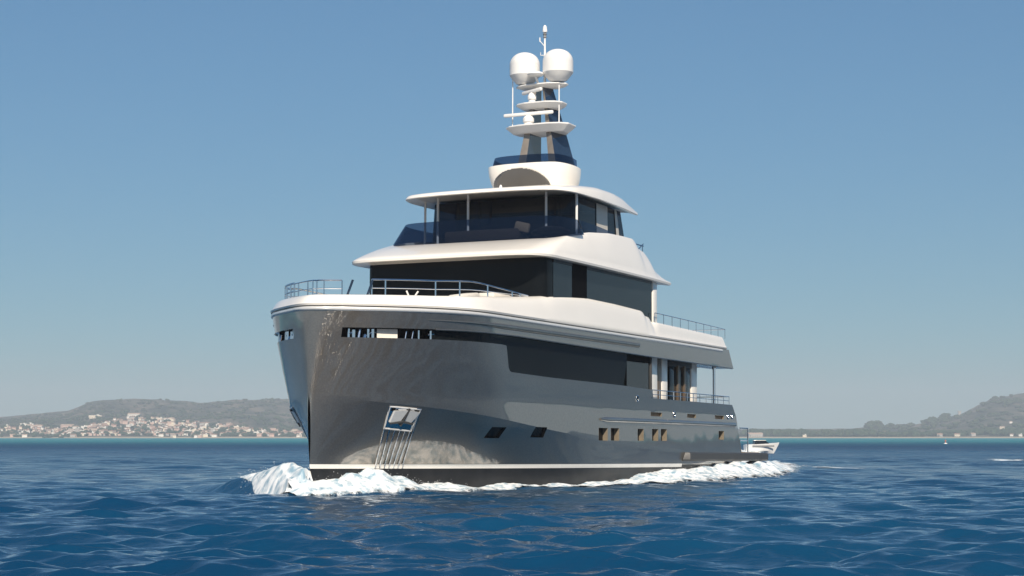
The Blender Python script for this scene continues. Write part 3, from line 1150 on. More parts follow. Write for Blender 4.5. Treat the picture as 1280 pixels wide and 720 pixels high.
loose(m, 'sunpad', M['cream'], 'low cream sunpad on the foredeck inside the bow rail', 'sunpad')
m = MB()
m.tube([V(3.3, 2.3, 7.0), V(3.2, 2.15, 7.42)], .035, 8)
m.tube([V(3.3, 2.3, 7.0), V(3.4, 2.55, 7.40)], .035, 8)
m.tube([V(3.3, 2.3, 6.75), V(3.3, 2.3, 7.02)], .05, 8)
loose(m, 'mooring_cleat', M['white'], 'white forked cleat on the foredeck behind the port rail', 'cleat')

# ================================================================== SEA
def boat_to_world(x, p, z):
    return ROOTM @ Vector(V(x, p, z))


HINV = ROOTM.inverted()
wr = np.random.RandomState(11)
NW = 180
lam = np.concatenate([np.exp(wr.uniform(np.log(0.36), np.log(3.6), 155)), np.exp(wr.uniform(np.log(5), np.log(20), 25))])
wdir = R(-90) + wr.normal(0, R(26), NW)      # travelling towards the camera, spread
kx = 2 * np.pi / lam * np.cos(wdir)
ky = 2 * np.pi / lam * np.sin(wdir)
ph = wr.uniform(0, 2 * np.pi, NW)
amp = np.where(lam < 4.5, 0.0046 * lam, 0.012 * (lam / 10) ** 0.5)
amp *= wr.uniform(.6, 1.3, NW)


def sstep(a, b, x):
    t = np.clip((x - a) / (b - a), 0, 1)
    return t * t * (3 - 2 * t)


def wake_height(X, Y):
    """ship waves: crests leaving the bow, rising water along the sides aft"""
    a = (X - ORG.x) * AFT.x + (Y - ORG.y) * AFT.y
    p = (X - ORG.x) * PORT.x + (Y - ORG.y) * PORT.y
    h = np.zeros_like(X)
    ap = np.abs(p)
    # diverging bow crest: line |p| = 0.35 + 0.62*a
    s = np.clip(a, 0, 40)
    d = (ap - (0.5 + np.where(p < 0, 1.6, 1.0) * a)) * np.where(p < 0, .53, .7)
    A = 0.80 * sstep(-1.6, .6, a) * np.exp(-(s / 3.6) ** 2)
    sbd = np.where(p < 0, 1.0, 0.25)
    wd = 0.55 + 0.05 * s
    h += sbd * A * np.exp(-(d / wd) ** 2)
    h -= sbd * A * .35 * np.exp(-((d - 2.0 * wd) / (1.3 * wd)) ** 2)
    # bow pile-up
    h += 0.22 * np.exp(-(((a - .6) / 1.3) ** 2 + (p / 1.0) ** 2))
    # port shoulder and quarter waves hugging the hull
    q = 0.15 * np.exp(-((a - 36) / 11.0) ** 2) * np.exp(-((ap - 4.2) / 2.8) ** 2)
    h += q
    # stern wave trailing off
    h += 0.25 * np.exp(-((a - 47) / 9.0) ** 2) * np.exp(-(p / 7.0) ** 2)
    return h


def sea_xyz(X, Y, DR):
    Z = np.zeros_like(X)
    DX = np.zeros_like(X)
    DY = np.zeros_like(X)
    patch = 0.80 + 0.35 * np.sin(X * .031 + 1.3) * np.sin(Y * .043 + .4) + .18 * np.sin(X * .11 + Y * .07)
    for i in range(NW):
        g = np.clip((lam[i] / DR - 2.2) / 2.5, 0, 1) * amp[i]
        t = kx[i] * X + ky[i] * Y + ph[i]
        Z += g * np.cos(t)
        q = -0.75 * g * np.sin(t)
        DX += q * np.cos(wdir[i])
        DY += q * np.sin(wdir[i])
    return X + DX * patch, Y + DY * patch, Z * patch + wake_height(X, Y)


def make_sea():
    az = [R(a) for a in np.arange(-180, -42, 3.0)] + [R(a) for a in np.arange(-42, -18, .4)] + [R(a) for a in np.arange(-18, 18, .05)] + [R(a) for a in np.arange(18, 42, .4)] + [R(a) for a in np.arange(42, 180, 3.0)]
    r = [0.6]
    while r[-1] < 7000:
        q = r[-1]
        f_ = .05 if q < 12 else (.0032 if q < 125 else (.0048 if q < 420 else .035))
        r.append(q * (1 + f_))
    az = np.array(az)
    r = np.array(r)
    RR, AZ = np.meshgrid(r, az, indexing='ij')
    X = RR * np.sin(AZ)
    Y = RR * np.cos(AZ)
    DR = np.repeat(np.gradient(r)[:, None], len(az), 1)
    daz = np.gradient(az)
    DR = np.maximum(DR, RR * daz[None, :])
    Xd, Yd, Zd = sea_xyz(X, Y, DR)
    nr, na = X.shape
    co_ = np.stack([Xd, Yd, Zd], -1).reshape(-1, 3)
    idx = np.arange(nr * na).reshape(nr, na)
    nxt = np.roll(idx, -1, 1)
    quads = np.stack([idx[:-1], nxt[:-1], nxt[1:], idx[1:]], -1).reshape(-1, 4)
    c = len(co_)
    co_ = np.vstack([co_, [[0, 0, 0]]])
    me = bpy.data.meshes.new('sea')
    nq = len(quads)
    nt_ = na
    me.vertices.add(len(co_))
    me.vertices.foreach_set('co', co_.ravel().astype(np.float32))
    tri = np.stack([idx[0], np.full(na, c), nxt[0]], -1)
    loops = np.concatenate([quads[:, ::-1].ravel(), tri.ravel()]).astype(np.int32)
    me.loops.add(len(loops))
    me.loops.foreach_set('vertex_index', loops)
    me.polygons.add(nq + nt_)
    st = np.concatenate([np.arange(nq) * 4, nq * 4 + np.arange(nt_) * 3]).astype(np.int32)
    me.polygons.foreach_set('loop_start', st)
    me.polygons.foreach_set('use_smooth', np.ones(nq + nt_, dtype=bool))
    me.update(calc_edges=True)
    o = bpy.data.objects.new('sea', me)
    COL.objects.link(o)
    return tag(o, 'deep blue choppy sea running out to a turquoise strip under the far shore', 'sea', kind='structure')


def sea_mat():
    m = bpy.data.materials.new('sea water')
    m.use_nodes = True
    t = m.node_tree
    L = t.links.new
    b = t.nodes['Principled BSDF']
    g = t.nodes.new('ShaderNodeNewGeometry')
    sep = t.nodes.new('ShaderNodeSeparateXYZ')
    L(g.outputs['Position'], sep.inputs[0])
    # body colour: deep blue, shallow turquoise close to the far shore
    n0 = t.nodes.new('ShaderNodeTexNoise')
    n0.inputs['Scale'].default_value = 0.02
    n0.inputs['Detail'].default_value = 4
    L(g.outputs['Position'], n0.inputs['Vector'])
    deep = t.nodes.new('ShaderNodeValToRGB')
    deep.color_ramp.elements[0].position = .35
    deep.color_ramp.elements[1].position = .68
    deep.color_ramp.elements[0].color = (0.002, 0.033, 0.086, 1)
    deep.color_ramp.elements[1].color = (0.005, 0.058, 0.125, 1)
    L(n0.outputs['Fac'], deep.inputs['Fac'])
    ad = t.nodes.new('ShaderNodeMath')
    ad.operation = 'MULTIPLY_ADD'
    L(n0.outputs['Fac'], ad.inputs[0])
    ad.inputs[1].default_value = 220.0
    L(sep.outputs['Y'], ad.inputs[2])
    mr = t.nodes.new('ShaderNodeMapRange')
    mr.interpolation_type = 'SMOOTHSTEP'
    mr.inputs['From Min'].default_value = 430
    mr.inputs['From Max'].default_value = 1100
    L(ad.outputs[0], mr.inputs['Value'])
    mx = t.nodes.new('ShaderNodeMix')
    mx.data_type = 'RGBA'
    L(mr.outputs[0], mx.inputs['Factor'])
    L(deep.outputs['Color'], mx.inputs['A'])
    mx.inputs['B'].default_value = (0.022, 0.20, 0.235, 1)
    L(mx.outputs['Result'], b.inputs['Base Color'])
    ro_ = t.nodes.new('ShaderNodeMapRange')
    ro_.inputs['From Min'].default_value = 70
    ro_.inputs['From Max'].default_value = 450
    ro_.inputs['To Min'].default_value = 0.06
    ro_.inputs['To Max'].default_value = 0.45
    L(sep.outputs['Y'], ro_.inputs['Value'])
    L(ro_.outputs[0], b.inputs['Roughness'])
    b.inputs['IOR'].default_value = 1.333
    sp_ = t.nodes.new('ShaderNodeMapRange')
    sp_.inputs['To Min'].default_value = 0.5
    sp_.inputs['To Max'].default_value = 0.12
    L(mr.outputs[0], sp_.inputs['Value'])
    L(sp_.outputs[0], b.inputs['Specular IOR Level'])
    # ripples
    mp = t.nodes.new('ShaderNodeMapping')
    mp.inputs['Scale'].default_value = (.8, 1.25, 1)
    L(g.outputs['Position'], mp.inputs['Vector'])
    hs = None
    for sc, w_, det in ((3.4, .055, 5), (.7, .12, 3), (.16, .42, 3)):
        n = t.nodes.new('ShaderNodeTexNoise')
        n.inputs['Scale'].default_value = sc
        n.inputs['Detail'].default_value = det
        n.inputs['Roughness'].default_value = .55
        n.inputs['Distortion'].default_value = .4
        L(mp.outputs[0], n.inputs['Vector'])
        k = t.nodes.new('ShaderNodeMath')
        k.operation = 'MULTIPLY_ADD'
        L(n.outputs['Fac'], k.inputs[0])
        k.inputs[1].default_value = w_
        if hs is None:
            k.inputs[2].default_value = 0
        else:
            L(hs, k.inputs[2])
        hs = k.outputs[0]
    bp = t.nodes.new('ShaderNodeBump')
    far = t.nodes.new('ShaderNodeMapRange')
    far.inputs['From Min'].default_value = 60
    far.inputs['From Max'].default_value = 320
    far.inputs['To Min'].default_value = 0.55
    far.inputs['To Max'].default_value = 4.0
    L(sep.outputs['Y'], far.inputs['Value'])
    bp.inputs['Strength'].default_value = 1.0
    L(far.outputs[0], bp.inputs['Distance'])
    L(hs, bp.inputs['Height'])
    L(bp.outputs[0], b.inputs['Normal'])
    return m


sea = make_sea()
sea.data.materials.append(sea_mat())


_GZ = np.clip((lam / .3 - 2.2) / 2.5, 0, 1) * amp


def sea_z(x, y):
    patch = 0.80 + 0.35 * math.sin(x * .031 + 1.3) * math.sin(y * .043 + .4) + .18 * math.sin(x * .11 + y * .07)
    return float((_GZ * np.cos(kx * x + ky * y + ph)).sum() * patch + wake_height(np.array([x]), np.array([y]))[0])


# ================================================================== FOAM
def foam_mat(name, thr, streak=(1, 1, 1), col=(0.86, 0.87, 0.87)):
    """white water: thick in the middle, torn open by noise towards 'edge' (uv.y 0 and 1)"""
    m = bpy.data.materials.new(name)
    m.use_nodes = True
    t = m.node_tree
    L = t.links.new
    b = t.nodes['Principled BSDF']
    b.inputs['Roughness'].default_value = .55
    b.inputs['Specular IOR Level'].default_value = .3
    at = t.nodes.new('ShaderNodeAttribute')
    at.attribute_name = 'cover'
    tc = t.nodes.new('ShaderNodeTexCoord')
    mp = t.nodes.new('ShaderNodeMapping')
    mp.inputs['Scale'].default_value = streak
    L(tc.outputs['Object'], mp.inputs['Vector'])
    n = t.nodes.new('ShaderNodeTexNoise')
    n.inputs['Scale'].default_value = 2.2
    n.inputs['Detail'].default_value = 8
    n.inputs['Roughness'].default_value = .68
    n.inputs['Distortion'].default_value = .6
    L(mp.outputs[0], n.inputs['Vector'])
    ad = t.nodes.new('ShaderNodeMath')
    ad.operation = 'MULTIPLY_ADD'
    L(n.outputs['Fac'], ad.inputs[0])
    ad.inputs[1].default_value = 1.5
    L(at.outputs['Fac'], ad.inputs[2])
    mr = t.nodes.new('ShaderNodeMapRange')
    n9 = t.nodes.new('ShaderNodeTexNoise')
    n9.inputs['Scale'].default_value = 11
    n9.inputs['Detail'].default_value = 5
    L(mp.outputs[0], n9.inputs['Vector'])
    a9 = t.nodes.new('ShaderNodeMath')
    a9.operation = 'MULTIPLY_ADD'
    L(n9.outputs['Fac'], a9.inputs[0])
    a9.inputs[1].default_value = .45
    L(ad.outputs[0], a9.inputs[2])
    L(a9.outputs[0], mr.inputs['Value'])
    mr.inputs['From Min'].default_value = thr + .225
    mr.inputs['From Max'].default_value = thr + .585
    cr = t.nodes.new('ShaderNodeValToRGB')
    cr.color_ramp.elements[0].color = (0.24, 0.37, 0.46, 1)
    cr.color_ramp.elements[1].color = (*col, 1)
    cr.color_ramp.elements[0].position = .34
    cr.color_ramp.elements[1].position = .58
    n3 = t.nodes.new('ShaderNodeTexNoise')
    n3.inputs['Scale'].default_value = 2.6
    n3.inputs['Detail'].default_value = 6
    L(mp.outputs[0], n3.inputs['Vector'])
    L(n3.outputs['Fac'], cr.inputs['Fac'])
    L(cr.outputs['Color'], b.inputs['Base Color'])
    tr = t.nodes.new('ShaderNodeBsdfTransparent')
    mx = t.nodes.new('ShaderNodeMixShader')
    L(mr.outputs[0], mx.inputs[0])
    L(tr.outputs[0], mx.inputs[1])
    L(b.outputs[0], mx.inputs[2])
    L(mx.outputs[0], t.nodes['Material Output'].inputs['Surface'])
    bp = t.nodes.new('ShaderNodeBump')
    bp.inputs['Strength'].default_value = .5
    bp.inputs['Distance'].default_value = .12
    L(n.outputs['Fac'], bp.inputs['Height'])
    L(bp.outputs[0], b.inputs['Normal'])
    return m


def foam_sheet(name, us, vs, fn, m, label):
    """fn(u,v)->(world xyz, cover)"""
    verts, cov = [], []
    for u in us:
        for v in vs:
            q, c_ = fn(u, v)
            verts.append(tuple(q))
            cov.append(c_)
    n = len(vs)
    faces = [(i * n + j, i * n + j + 1, (i + 1) * n + j + 1, (i + 1) * n + j) for i in range(len(us) - 1) for j in range(n - 1)]
    me = bpy.data.meshes.new(name)
    me.from_pydata(verts, [], faces)
    at = me.attributes.new('cover', 'FLOAT', 'POINT')
    at.data.foreach_set('value', cov)
    me.polygons.foreach_set('use_smooth', [True] * len(faces))
    me.materials.append(m)
    o = bpy.data.objects.new(name, me)
    COL.objects.link(o)
    return tag(o, label, 'foam', kind='stuff')


def nz(x, y, z=0.0, s=1.0):
    return mnoise.fractal(Vector((x * s, y * s, z * s)), 1.0, 2.0, 4)


FM = foam_mat('bow wave foam', .60, (1.3, 1.3, .3))
FW = foam_mat('wake foam', .74, (.6, 1, 1))
# port bow wave: rolls up against the hull and breaks outwards
TOP = [(-1.2, .0), (-.7, .16), (-.3, .26), (.1, .10), (.7, .24), (1.4, .46), (2.3, .52), (3.4, .48), (4.2, .34), (5.2, .22), (6.5, .15), (9, .10), (13, .05), (16, .05), (18, .12), (20.7, .24), (23, .34), (26, .40), (30, .42), (36, .48), (39, .44), (42, .3), (45, .02)]
OUT = [(-1.2, .35), (-.4, 1.1), (.5, 1.6), (2, 1.9), (4, 1.9), (6, 1.5), (9, 1.0), (14, .75), (18, 1.4), (22, 2.6), (28, 2.8), (36, 2.8), (41, 2.2), (45, .8)]


def port_foam(sd):
    def fn(u, v):
        pin = max(0.0, hb(max(u, stem(.5) + 1e-3), .5)) - .12 if u < 34 else interp([(34, 3.6), (45, 2.8)], u)
        if u < .6:
            pin = -.35 + .35 * max(0, u / .6)
        w = interp(OUT, u) + (.35 * max(0, min(1, (.6 - u) / .6)) if u < .6 else 0)
        h = interp(TOP, u)
        p = pin + w * v
        # crest profile: steep front, plateau inside
        prof_ = (1 - v ** 2.2) * (1 + .25 * math.sin(min(1, v * 1.6) * math.pi))
        st = nz(u * 1.5, v * .4, 3 * sd) * .28 + nz(u * .6, v, 9) * .38
        z = h * prof_ * (1 + st) + nz(u * 3, p * 3, 5) * .05 + .04
        w_ = boat_to_world(u - .35 * v * (1 if u < 8 else 0), sd * p, 0)
        zs = sea_z(w_.x, w_.y)
        zz_ = zs + z * (1 - .35 * v) - (.06 if v > .97 else 0)
        cv = 1 - 1.0 * v ** 2.5 - .1 * (1 - min(1, h / .25)) - (.25 if 9 < u < 17 else 0) - (.18 + .25 * max(0, nz(u * .5, v * 2.5, 21)) if u >= 17 else 0) - max(0, (u - 40) / 6)
        return (w_.x, w_.y, zz_), cv
    return fn


us = [-1.1 + .09 * i for i in range(120)] + [9.7 + .16 * i for i in range(220)]
vs = [i / 26 for i in range(27)]
foam_sheet('bow_wave_foam', us, vs, port_foam(1), FM, 'white foam rolling along the port side of the yacht from bow to stern')
us2 = [u for u in us if u < 40][::2]


def star_foam(u, v):
    # starboard: broad white sheet lying on the back of the diverging bow crest
    a = u
    pin = hb(max(u, .02), .5) - .1 if u > 0 else 0
    crest = min(.5 + 1.6 * a + .3 + 1.3 * math.exp(-(a / 1.5) ** 2), 3.8 + hb(max(u, .02), .5))
    p = pin + (max(crest - pin, .3)) * v
    w_ = boat_to_world(a, -p, 0)
    zs = sea_z(w_.x, w_.y)
    z = zs + .05 * (1 - v ** 3) + .26 * (1 - abs(2 * v - 1) ** 3) * math.exp(-a / 6) * (1 + .5 * nz(a * 1.2, v * 2.2, 2)) + .05 * nz(a * 2.5, p * 2.5, 7)
    cv = 1 - max(0, (v - .86) / .14) ** 1.2 * .9 - max(0, (a - 6) / 5) ** 1.5 - .2 * (1 - v) * (a > 6) - max(0, (-.6 - a) * 1.2) + .35 * math.exp(-(a / 2.0) ** 2) * (v < .92)
    return (w_.x, w_.y, z), cv


foam_sheet('bow_wave_foam', [-1.1 + .1 * i for i in range(158)], [i / 60 for i in range(61)], star_foam, FM, 'white foam sheet spreading on the starboard bow wave left of the stem')


def stern_foam(u, v):
    p = -6.0 + (interp([(34, 4.8), (44, 4.2), (60, 0)], u) + 6.0) * v
    w_ = boat_to_world(u, p, 0)
    zs = sea_z(w_.x, w_.y)
    e = 1 - abs(2 * v - 1) ** 3
    z = zs + .06 + .30 * e * math.exp(-((u - 44) / 12) ** 2) * (1 + nz(u * .8, p * .8, 4)) + .12 * e * nz(u * 2, p * 2, 1)
    cv = .75 * e - max(0, (u - 44) / 26) - max(0, (37 - u) / 4)
    return (w_.x, w_.y, z), cv


foam_sheet('stern_wake_foam', [34 + .35 * i for i in range(190)], [i / 60 for i in range(61)], stern_foam, FW, 'white churned wake trailing behind the stern of the yacht')

# spray: droplets torn off the crests
sp_ = MB()
ico = bmesh.new()
bmesh.ops.create_icosphere(ico, subdivisions=1, radius=1)
iv = [v.co.copy() for v in ico.verts]
iff = [[v.index for v in f.verts] for f in ico.faces]
ico.free()


def drop(c, r):
    sp_.add([(c[0] + v.x * r, c[1] + v.y * r, c[2] + v.z * r) for v in iv], iff)


fnp = port_foam(1)
for i in range(900):
    u = rnd.choice([rnd.uniform(-.8, 6), rnd.uniform(-.8, 6), rnd.uniform(18, 42)])
    v = min(1, abs(rnd.gauss(.75, .3)))
    q, c_ = fnp(u, v)
    drop((q[0] + rnd.gauss(0, .15), q[1] + rnd.gauss(0, .15), q[2] + abs(rnd.gauss(0, .10))), rnd.uniform(.004, .014))
for i in range(500):
    u = rnd.uniform(-.2, 12)
    q, c_ = star_foam(u, min(1.05, max(0, rnd.gauss(.9, .15))))
    drop((q[0] + rnd.gauss(0, .15), q[1] + rnd.gauss(0, .2), q[2] + abs(rnd.gauss(0, .12))), rnd.uniform(.004, .016))
M['drop'] = mat('spray droplets', (.85, .86, .87), .4, var=.03)
tag(sp_.build('spray', M['drop'], None, merge=0), 'white spray droplets thrown up along the bow wave', 'spray', kind='stuff')

# small whitecap off to the right
def cap_fn(cx, cy, w, d):
    def fn(u, v):
        x = cx + (u - .5) * w
        y = cy + (v - .5) * d
        return (x, y, sea_z(x, y) + .04), .45 - 1.3 * ((2 * u - 1) ** 2 + (2 * v - 1) ** 2) * .6
    return fn


foam_sheet('whitecap', [i / 30 for i in range(31)], [i / 12 for i in range(13)], cap_fn(44, 163, 5.5, 4), FW, 'thin broken whitecap on the water at the right edge')
foam_sheet('whitecap', [i / 30 for i in range(31)], [i / 12 for i in range(13)], cap_fn(19.5, 112, 4.5, 4), FW, 'thin patch of foam right of the wake behind the stern')

# ================================================================== LAND
SHORE = 3000.0


def az_of(px):
    return math.atan((px - 640) / F_PX)


RIDGE_L = [(-1200, 20), (-500, 24), (-200, 22), (-60, 20), (0, 22), (40, 26), (70, 28), (85, 29), (100, 35), (115, 41), (150, 44), (200, 46), (230, 45), (250, 43), (300, 46), (350, 45), (420, 40), (500, 30), (600, 18), (700, 12), (800, 10), (900, 9), (960, 9), (1060, 9), (1090, 11), (1130, 12), (1160, 18), (1200, 26), (1222, 37), (1240, 45), (1255, 47), (1270, 49), (1300, 52), (1400, 50), (1600, 30), (1900, 20), (2400, 12)]
RD = 4300.0


def land_z(px, d):
    """height at picture azimuth px (tan-space) and distance d along the view axis"""
    rz = interp(RIDGE_L, px) / F_PX * RD + EYE
    t = (d - SHORE - 60 * nz(px * .01, 1)) / (RD - SHORE)
    if t <= 0:
        return -1.5 + t * 20
    front = 0.55 * t + .45 * (t * t * (3 - 2 * t)) if t < 1 else 1 - .35 * min(1, (t - 1) / 1.2)
    x = (px - 640) / F_PX * d
    g = nz(x * .0035, d * .0035, 3) * 9 + nz(x * .012, d * .012, 1) * 4
    return rz * front + g * min(1, t * 3) * min(1, rz / 45) * (1 if t < .95 else 1) + 1.2


def make_land():
    pxs = np.concatenate([np.arange(-1500, -40, 20), np.arange(-40, 420, 3.0), np.arange(420, 900, 10), np.arange(900, 1320, 3.0), np.arange(1320, 2600, 20)])
    ds = np.concatenate([np.arange(2900, 3000, 20), np.arange(3000, 4400, 22), np.arange(4400, 6400, 100)])
    verts = []
    for d in ds:
        for px in pxs:
            verts.append(((px - 640) / F_PX * d, d, land_z(px, d) if d < 6200 else -3))
    n = len(pxs)
    faces = [(i * n + j, i * n + j + 1, (i + 1) * n + j + 1, (i + 1) * n + j) for i in range(len(ds) - 1) for j in range(n - 1)]
    me = bpy.data.meshes.new('hills')
    me.from_pydata(verts, [], faces)
    me.polygons.foreach_set('use_smooth', [True] * len(faces))
    o = bpy.data.objects.new('hills', me)
    COL.objects.link(o)
    m = bpy.data.materials.new('scrub covered hillside')
    m.use_nodes = True
    t = m.node_tree
    L = t.links.new
    b = t.nodes['Principled BSDF']
    b.inputs['Roughness'].default_value = .95
    b.inputs['Specular IOR Level'].default_value = .1
    g = t.nodes.new('ShaderNodeNewGeometry')
    n1 = t.nodes.new('ShaderNodeTexNoise')
    n1.inputs['Scale'].default_value = .016
    n1.inputs['Detail'].default_value = 9
    n1.inputs['Roughness'].default_value = .68
    L(g.outputs['Position'], n1.inputs['Vector'])
    cr = t.nodes.new('ShaderNodeValToRGB')
    e = cr.color_ramp.elements
    e[0].position, e[0].color = .42, (0.022, 0.026, 0.020, 1)
    e[1].position, e[1].color = .60, (0.14, 0.112, 0.085, 1)
    k = e.new(.5)
    k.color = (0.055, 0.054, 0.040, 1)
    L(n1.outputs['Fac'], cr.inputs['Fac'])
    sz = t.nodes.new('ShaderNodeSeparateXYZ')
    L(g.outputs['Position'], sz.inputs[0])
    sr = t.nodes.new('ShaderNodeMapRange')
    sr.inputs['From Min'].default_value = 2.6
    sr.inputs['From Max'].default_value = 1.6
    L(sz.outputs['Z'], sr.inputs['Value'])
    sx = t.nodes.new('ShaderNodeMix')
    sx.data_type = 'RGBA'
    L(sr.outputs[0], sx.inputs['Factor'])
    L(cr.outputs['Color'], sx.inputs['A'])
    sx.inputs['B'].default_value = (0.40, 0.33, 0.23, 1)
    L(sx.outputs['Result'], b.inputs['Base Color'])
    me.materials.append(m)
    return tag(o, 'low scrub covered hills along the far shore', 'hills', kind='structure')


make_land()


def on_land(px, d):
    return ((px - 640) / F_PX * d, d, land_z(px, d))


# ------------------------------------------------------------------ trees on the far shore
M['leaf'] = mat('far tree foliage', (0.035, 0.05, 0.025), .9, var=.5, vscale=.15, spec=.1)


def clump(mb, c, r, h, seed):
    """one crown seen at three kilometres: a ragged lump of leaf clusters"""
    rr_ = random.Random(seed)
    for k in range(7):
        a = rr_.uniform(0, 6.28)
        q = rr_.uniform(0, .6) * r
        s = rr_.uniform(.45, .75)
        sc = (r * s, r * s, h * .5 * s * 1.1)
        cc = (c[0] + q * math.cos(a), c[1] + q * math.sin(a), c[2] + h * rr_.uniform(.25, .65))
        mb.add([(cc[0] + v.x * sc[0] * rr_.uniform(.75, 1.25), cc[1] + v.y * sc[1] * rr_.uniform(.75, 1.25), cc[2] + v.z * sc[2] * rr_.uniform(.75, 1.25)) for v in iv], iff)


tm = MB()
for i in range(750):
    px = rnd.uniform(-60, 440)
    d = SHORE + 30 + 700 * rnd.random() ** 1.4
    q = on_land(px, d)
    clump(tm, q, rnd.uniform(3, 7), rnd.uniform(4, 8), i)
for i in range(420):
    px = rnd.uniform(-60, 420)
    d = SHORE + 450 + 850 * rnd.random()
    q = on_land(px, d)
    r0 = rnd.uniform(3, 8)
    clump(tm, q, r0, rnd.uniform(2.5, 5.5), i + 20000)
for i in range(40):
    px = rnd.uniform(-60, 420)
    d = RD + rnd.uniform(-180, 20)
    q = on_land(px, d)
    clump(tm, (q[0], q[1], q[2] - 2.5), rnd.uniform(6, 12), rnd.uniform(4, 6), i + 5000)
tag(tm.build('coastal_wood', M['leaf'], None, merge=0, smooth=False), 'dark trees between the houses of the town on the left shore', 'trees', kind='stuff')
tm = MB()
for i in range(520):
    px = rnd.uniform(925, 1330)
    d = SHORE + 70 + rnd.uniform(0, 130)
    q = on_land(px, d)
    clump(tm, q, rnd.uniform(6, 11), rnd.uniform(8, 14) * (1.0 if px < 1090 else .75), i + 9000)
for i in range(260):
    px = rnd.uniform(1080, 1330)
    d = SHORE + 150 + rnd.uniform(0, 1150)
    clump(tm, on_land(px, d), rnd.uniform(5, 10), rnd.uniform(4, 9), i + 12000)
for px, hh in ((1095, 16), (1088, 15), (1165, 13), (1180, 14), (1256, 12)):
    for k in range(5):
        clump(tm, on_land(px + rnd.uniform(-4, 4), RD - 400 + rnd.uniform(0, 300)), 13, hh, px * 7 + k)
tag(tm.build('shore_wood', M['leaf'], None, merge=0, smooth=False), 'long dark belt of trees behind the beach on the right shore', 'trees', kind='stuff')

# ------------------------------------------------------------------ town
WALLS = [('white', (0.76, 0.71, 0.64)), ('cream', (0.74, 0.63, 0.49)), ('pinkish', (0.58, 0.40, 0.33)), ('grey', (0.40, 0.37, 0.34))]
ROOFS = [('terracotta', (0.29, 0.165, 0.12)), ('pale tiled', (0.46, 0.33, 0.25)), ('flat white', (0.66, 0.62, 0.56))]
wm = [mat(n + ' house wall', c, .8, var=.12, vscale=.3, spec=.2) for n, c in WALLS]
rm = [mat(n + ' roof', c, .85, var=.2, vscale=.5, spec=.2) for n, c in ROOFS]
M['hwin'] = mat('house window', (.03, .035, .04), .2, var=.2, vscale=1)


def house_proto(wi, ri, L_, D_, H_):
    m = MB()
    m.box((0, 0, H_ / 2 - 1), (L_, D_, H_ + 2))
    if L_ > 14:
        for k in range(int(L_ // 4)):
            for f_ in range(int(H_ // 3)):
                m.box((-L_ / 2 + 2.4 + 4 * k, -D_ / 2 - .02, 1.7 + 3 * f_), (1.3, .1, 1.5), 1)
    w = m.build('wall', [wm[wi], M['hwin']], None, smooth=False)
    r_ = MB()
    if ri < 2:
        e = .5
        p = H_ + D_ * .22
        r_.prism([(-L_ / 2 - e, -D_ / 2 - e, H_), (-L_ / 2 - e, D_ / 2 + e, H_), (-L_ / 2 - e, 0, p)], (L_ + 2 * e, 0, 0))
    else:
        r_.box((0, 0, H_ + .25), (L_ + .3, D_ + .3, .5))
        r_.box((L_ * .2, 0, H_ + 1.2), (L_ * .25, D_ * .4, 1.6))
    rf2 = r_.build('roof', rm[ri], None, smooth=False)
    return w, rf2


protos = {}
cnt = {}


def place_house(px, d, wi, ri, size, zone, label=None, ang=None):
    key = (wi, ri, size)
    L_, D_, H_ = {0: (5.5, 5, 3.4), 1: (8, 6.5, 4.2), 2: (9.5, 7, 6), 3: (24, 10, 5.0)}[size]
    root = empty('house')
    q = on_land(px, d)
    root.location = (q[0], q[1], q[2] - .3)
    root.rotation_euler = (0, 0, rnd.uniform(-.6, .6) if ang is None else ang)
    if key not in protos:
        protos[key] = house_proto(wi, ri, L_, D_, H_)
        ws = protos[key]
    else:
        ws = [o.copy() for o in protos[key]]
        for o in ws:
            COL.objects.link(o)
    for o in ws:
        o.parent = root
    sz = ('tiny', 'small', 'tall', 'long')[size]
    grp = '%s %s houses with %s roofs %s' % (sz, WALLS[wi][0], ROOFS[ri][0], zone)
    tag(root, label or '%s %s house with %s roof %s' % (sz, WALLS[wi][0], ROOFS[ri][0] + (' top' if ri == 2 else ''), zone), 'house', None if label else grp)
    return root


TOPL = [(0, 10), (30, 16), (60, 9), (90, 9), (110, 12), (150, 22), (185, 23), (200, 22), (230, 19), (260, 15), (300, 11), (330, 7), (370, 5), (420, 4)]


def py_to_d(px, up_):
    """distance at which the ground stands up_ photo pixels over the shoreline"""
    d = SHORE + 20
    while d < RD:
        if (land_z(px, d) - EYE) / d * F_PX >= up_:
            return d
        d += 8
    return RD - 50


hc_ = 0
for i in range(255):
    px = rnd.uniform(-30, 375)
    if rnd.random() < .45:
        px = rnd.gauss(195, 70)
        px = min(375, max(-30, px))
    tp_ = interp(TOPL, px)
    up_ = tp_ * rnd.random() ** .9
    d = SHORE + 25 + rnd.random() * 25 if up_ < 1.5 else py_to_d(px, up_)
    zone = 'on the left waterfront' if up_ < 4 else ('in the left hillside town' if up_ < tp_ * .65 else 'along the upper edge of town')
    wi = rnd.choices([0, 1, 2, 3], [5, 5, 3, 1.5])[0]
    ri = rnd.choices([0, 1, 2], [4, 4, 3])[0]
    place_house(px, d, wi, ri, rnd.choices([0, 1, 2], [4, 5, 2])[0], zone)
for i in range(30):
    px = rnd.uniform(990, 1300)
    d = SHORE + 50 + rnd.random() * 110 if rnd.random() < .7 else SHORE + 230 + rnd.random() * 250
    place_house(px, d, rnd.choice([0, 1, 1, 3]), rnd.choice([0, 1, 2]), rnd.choice([0, 0, 1]), 'by the right shore trees')
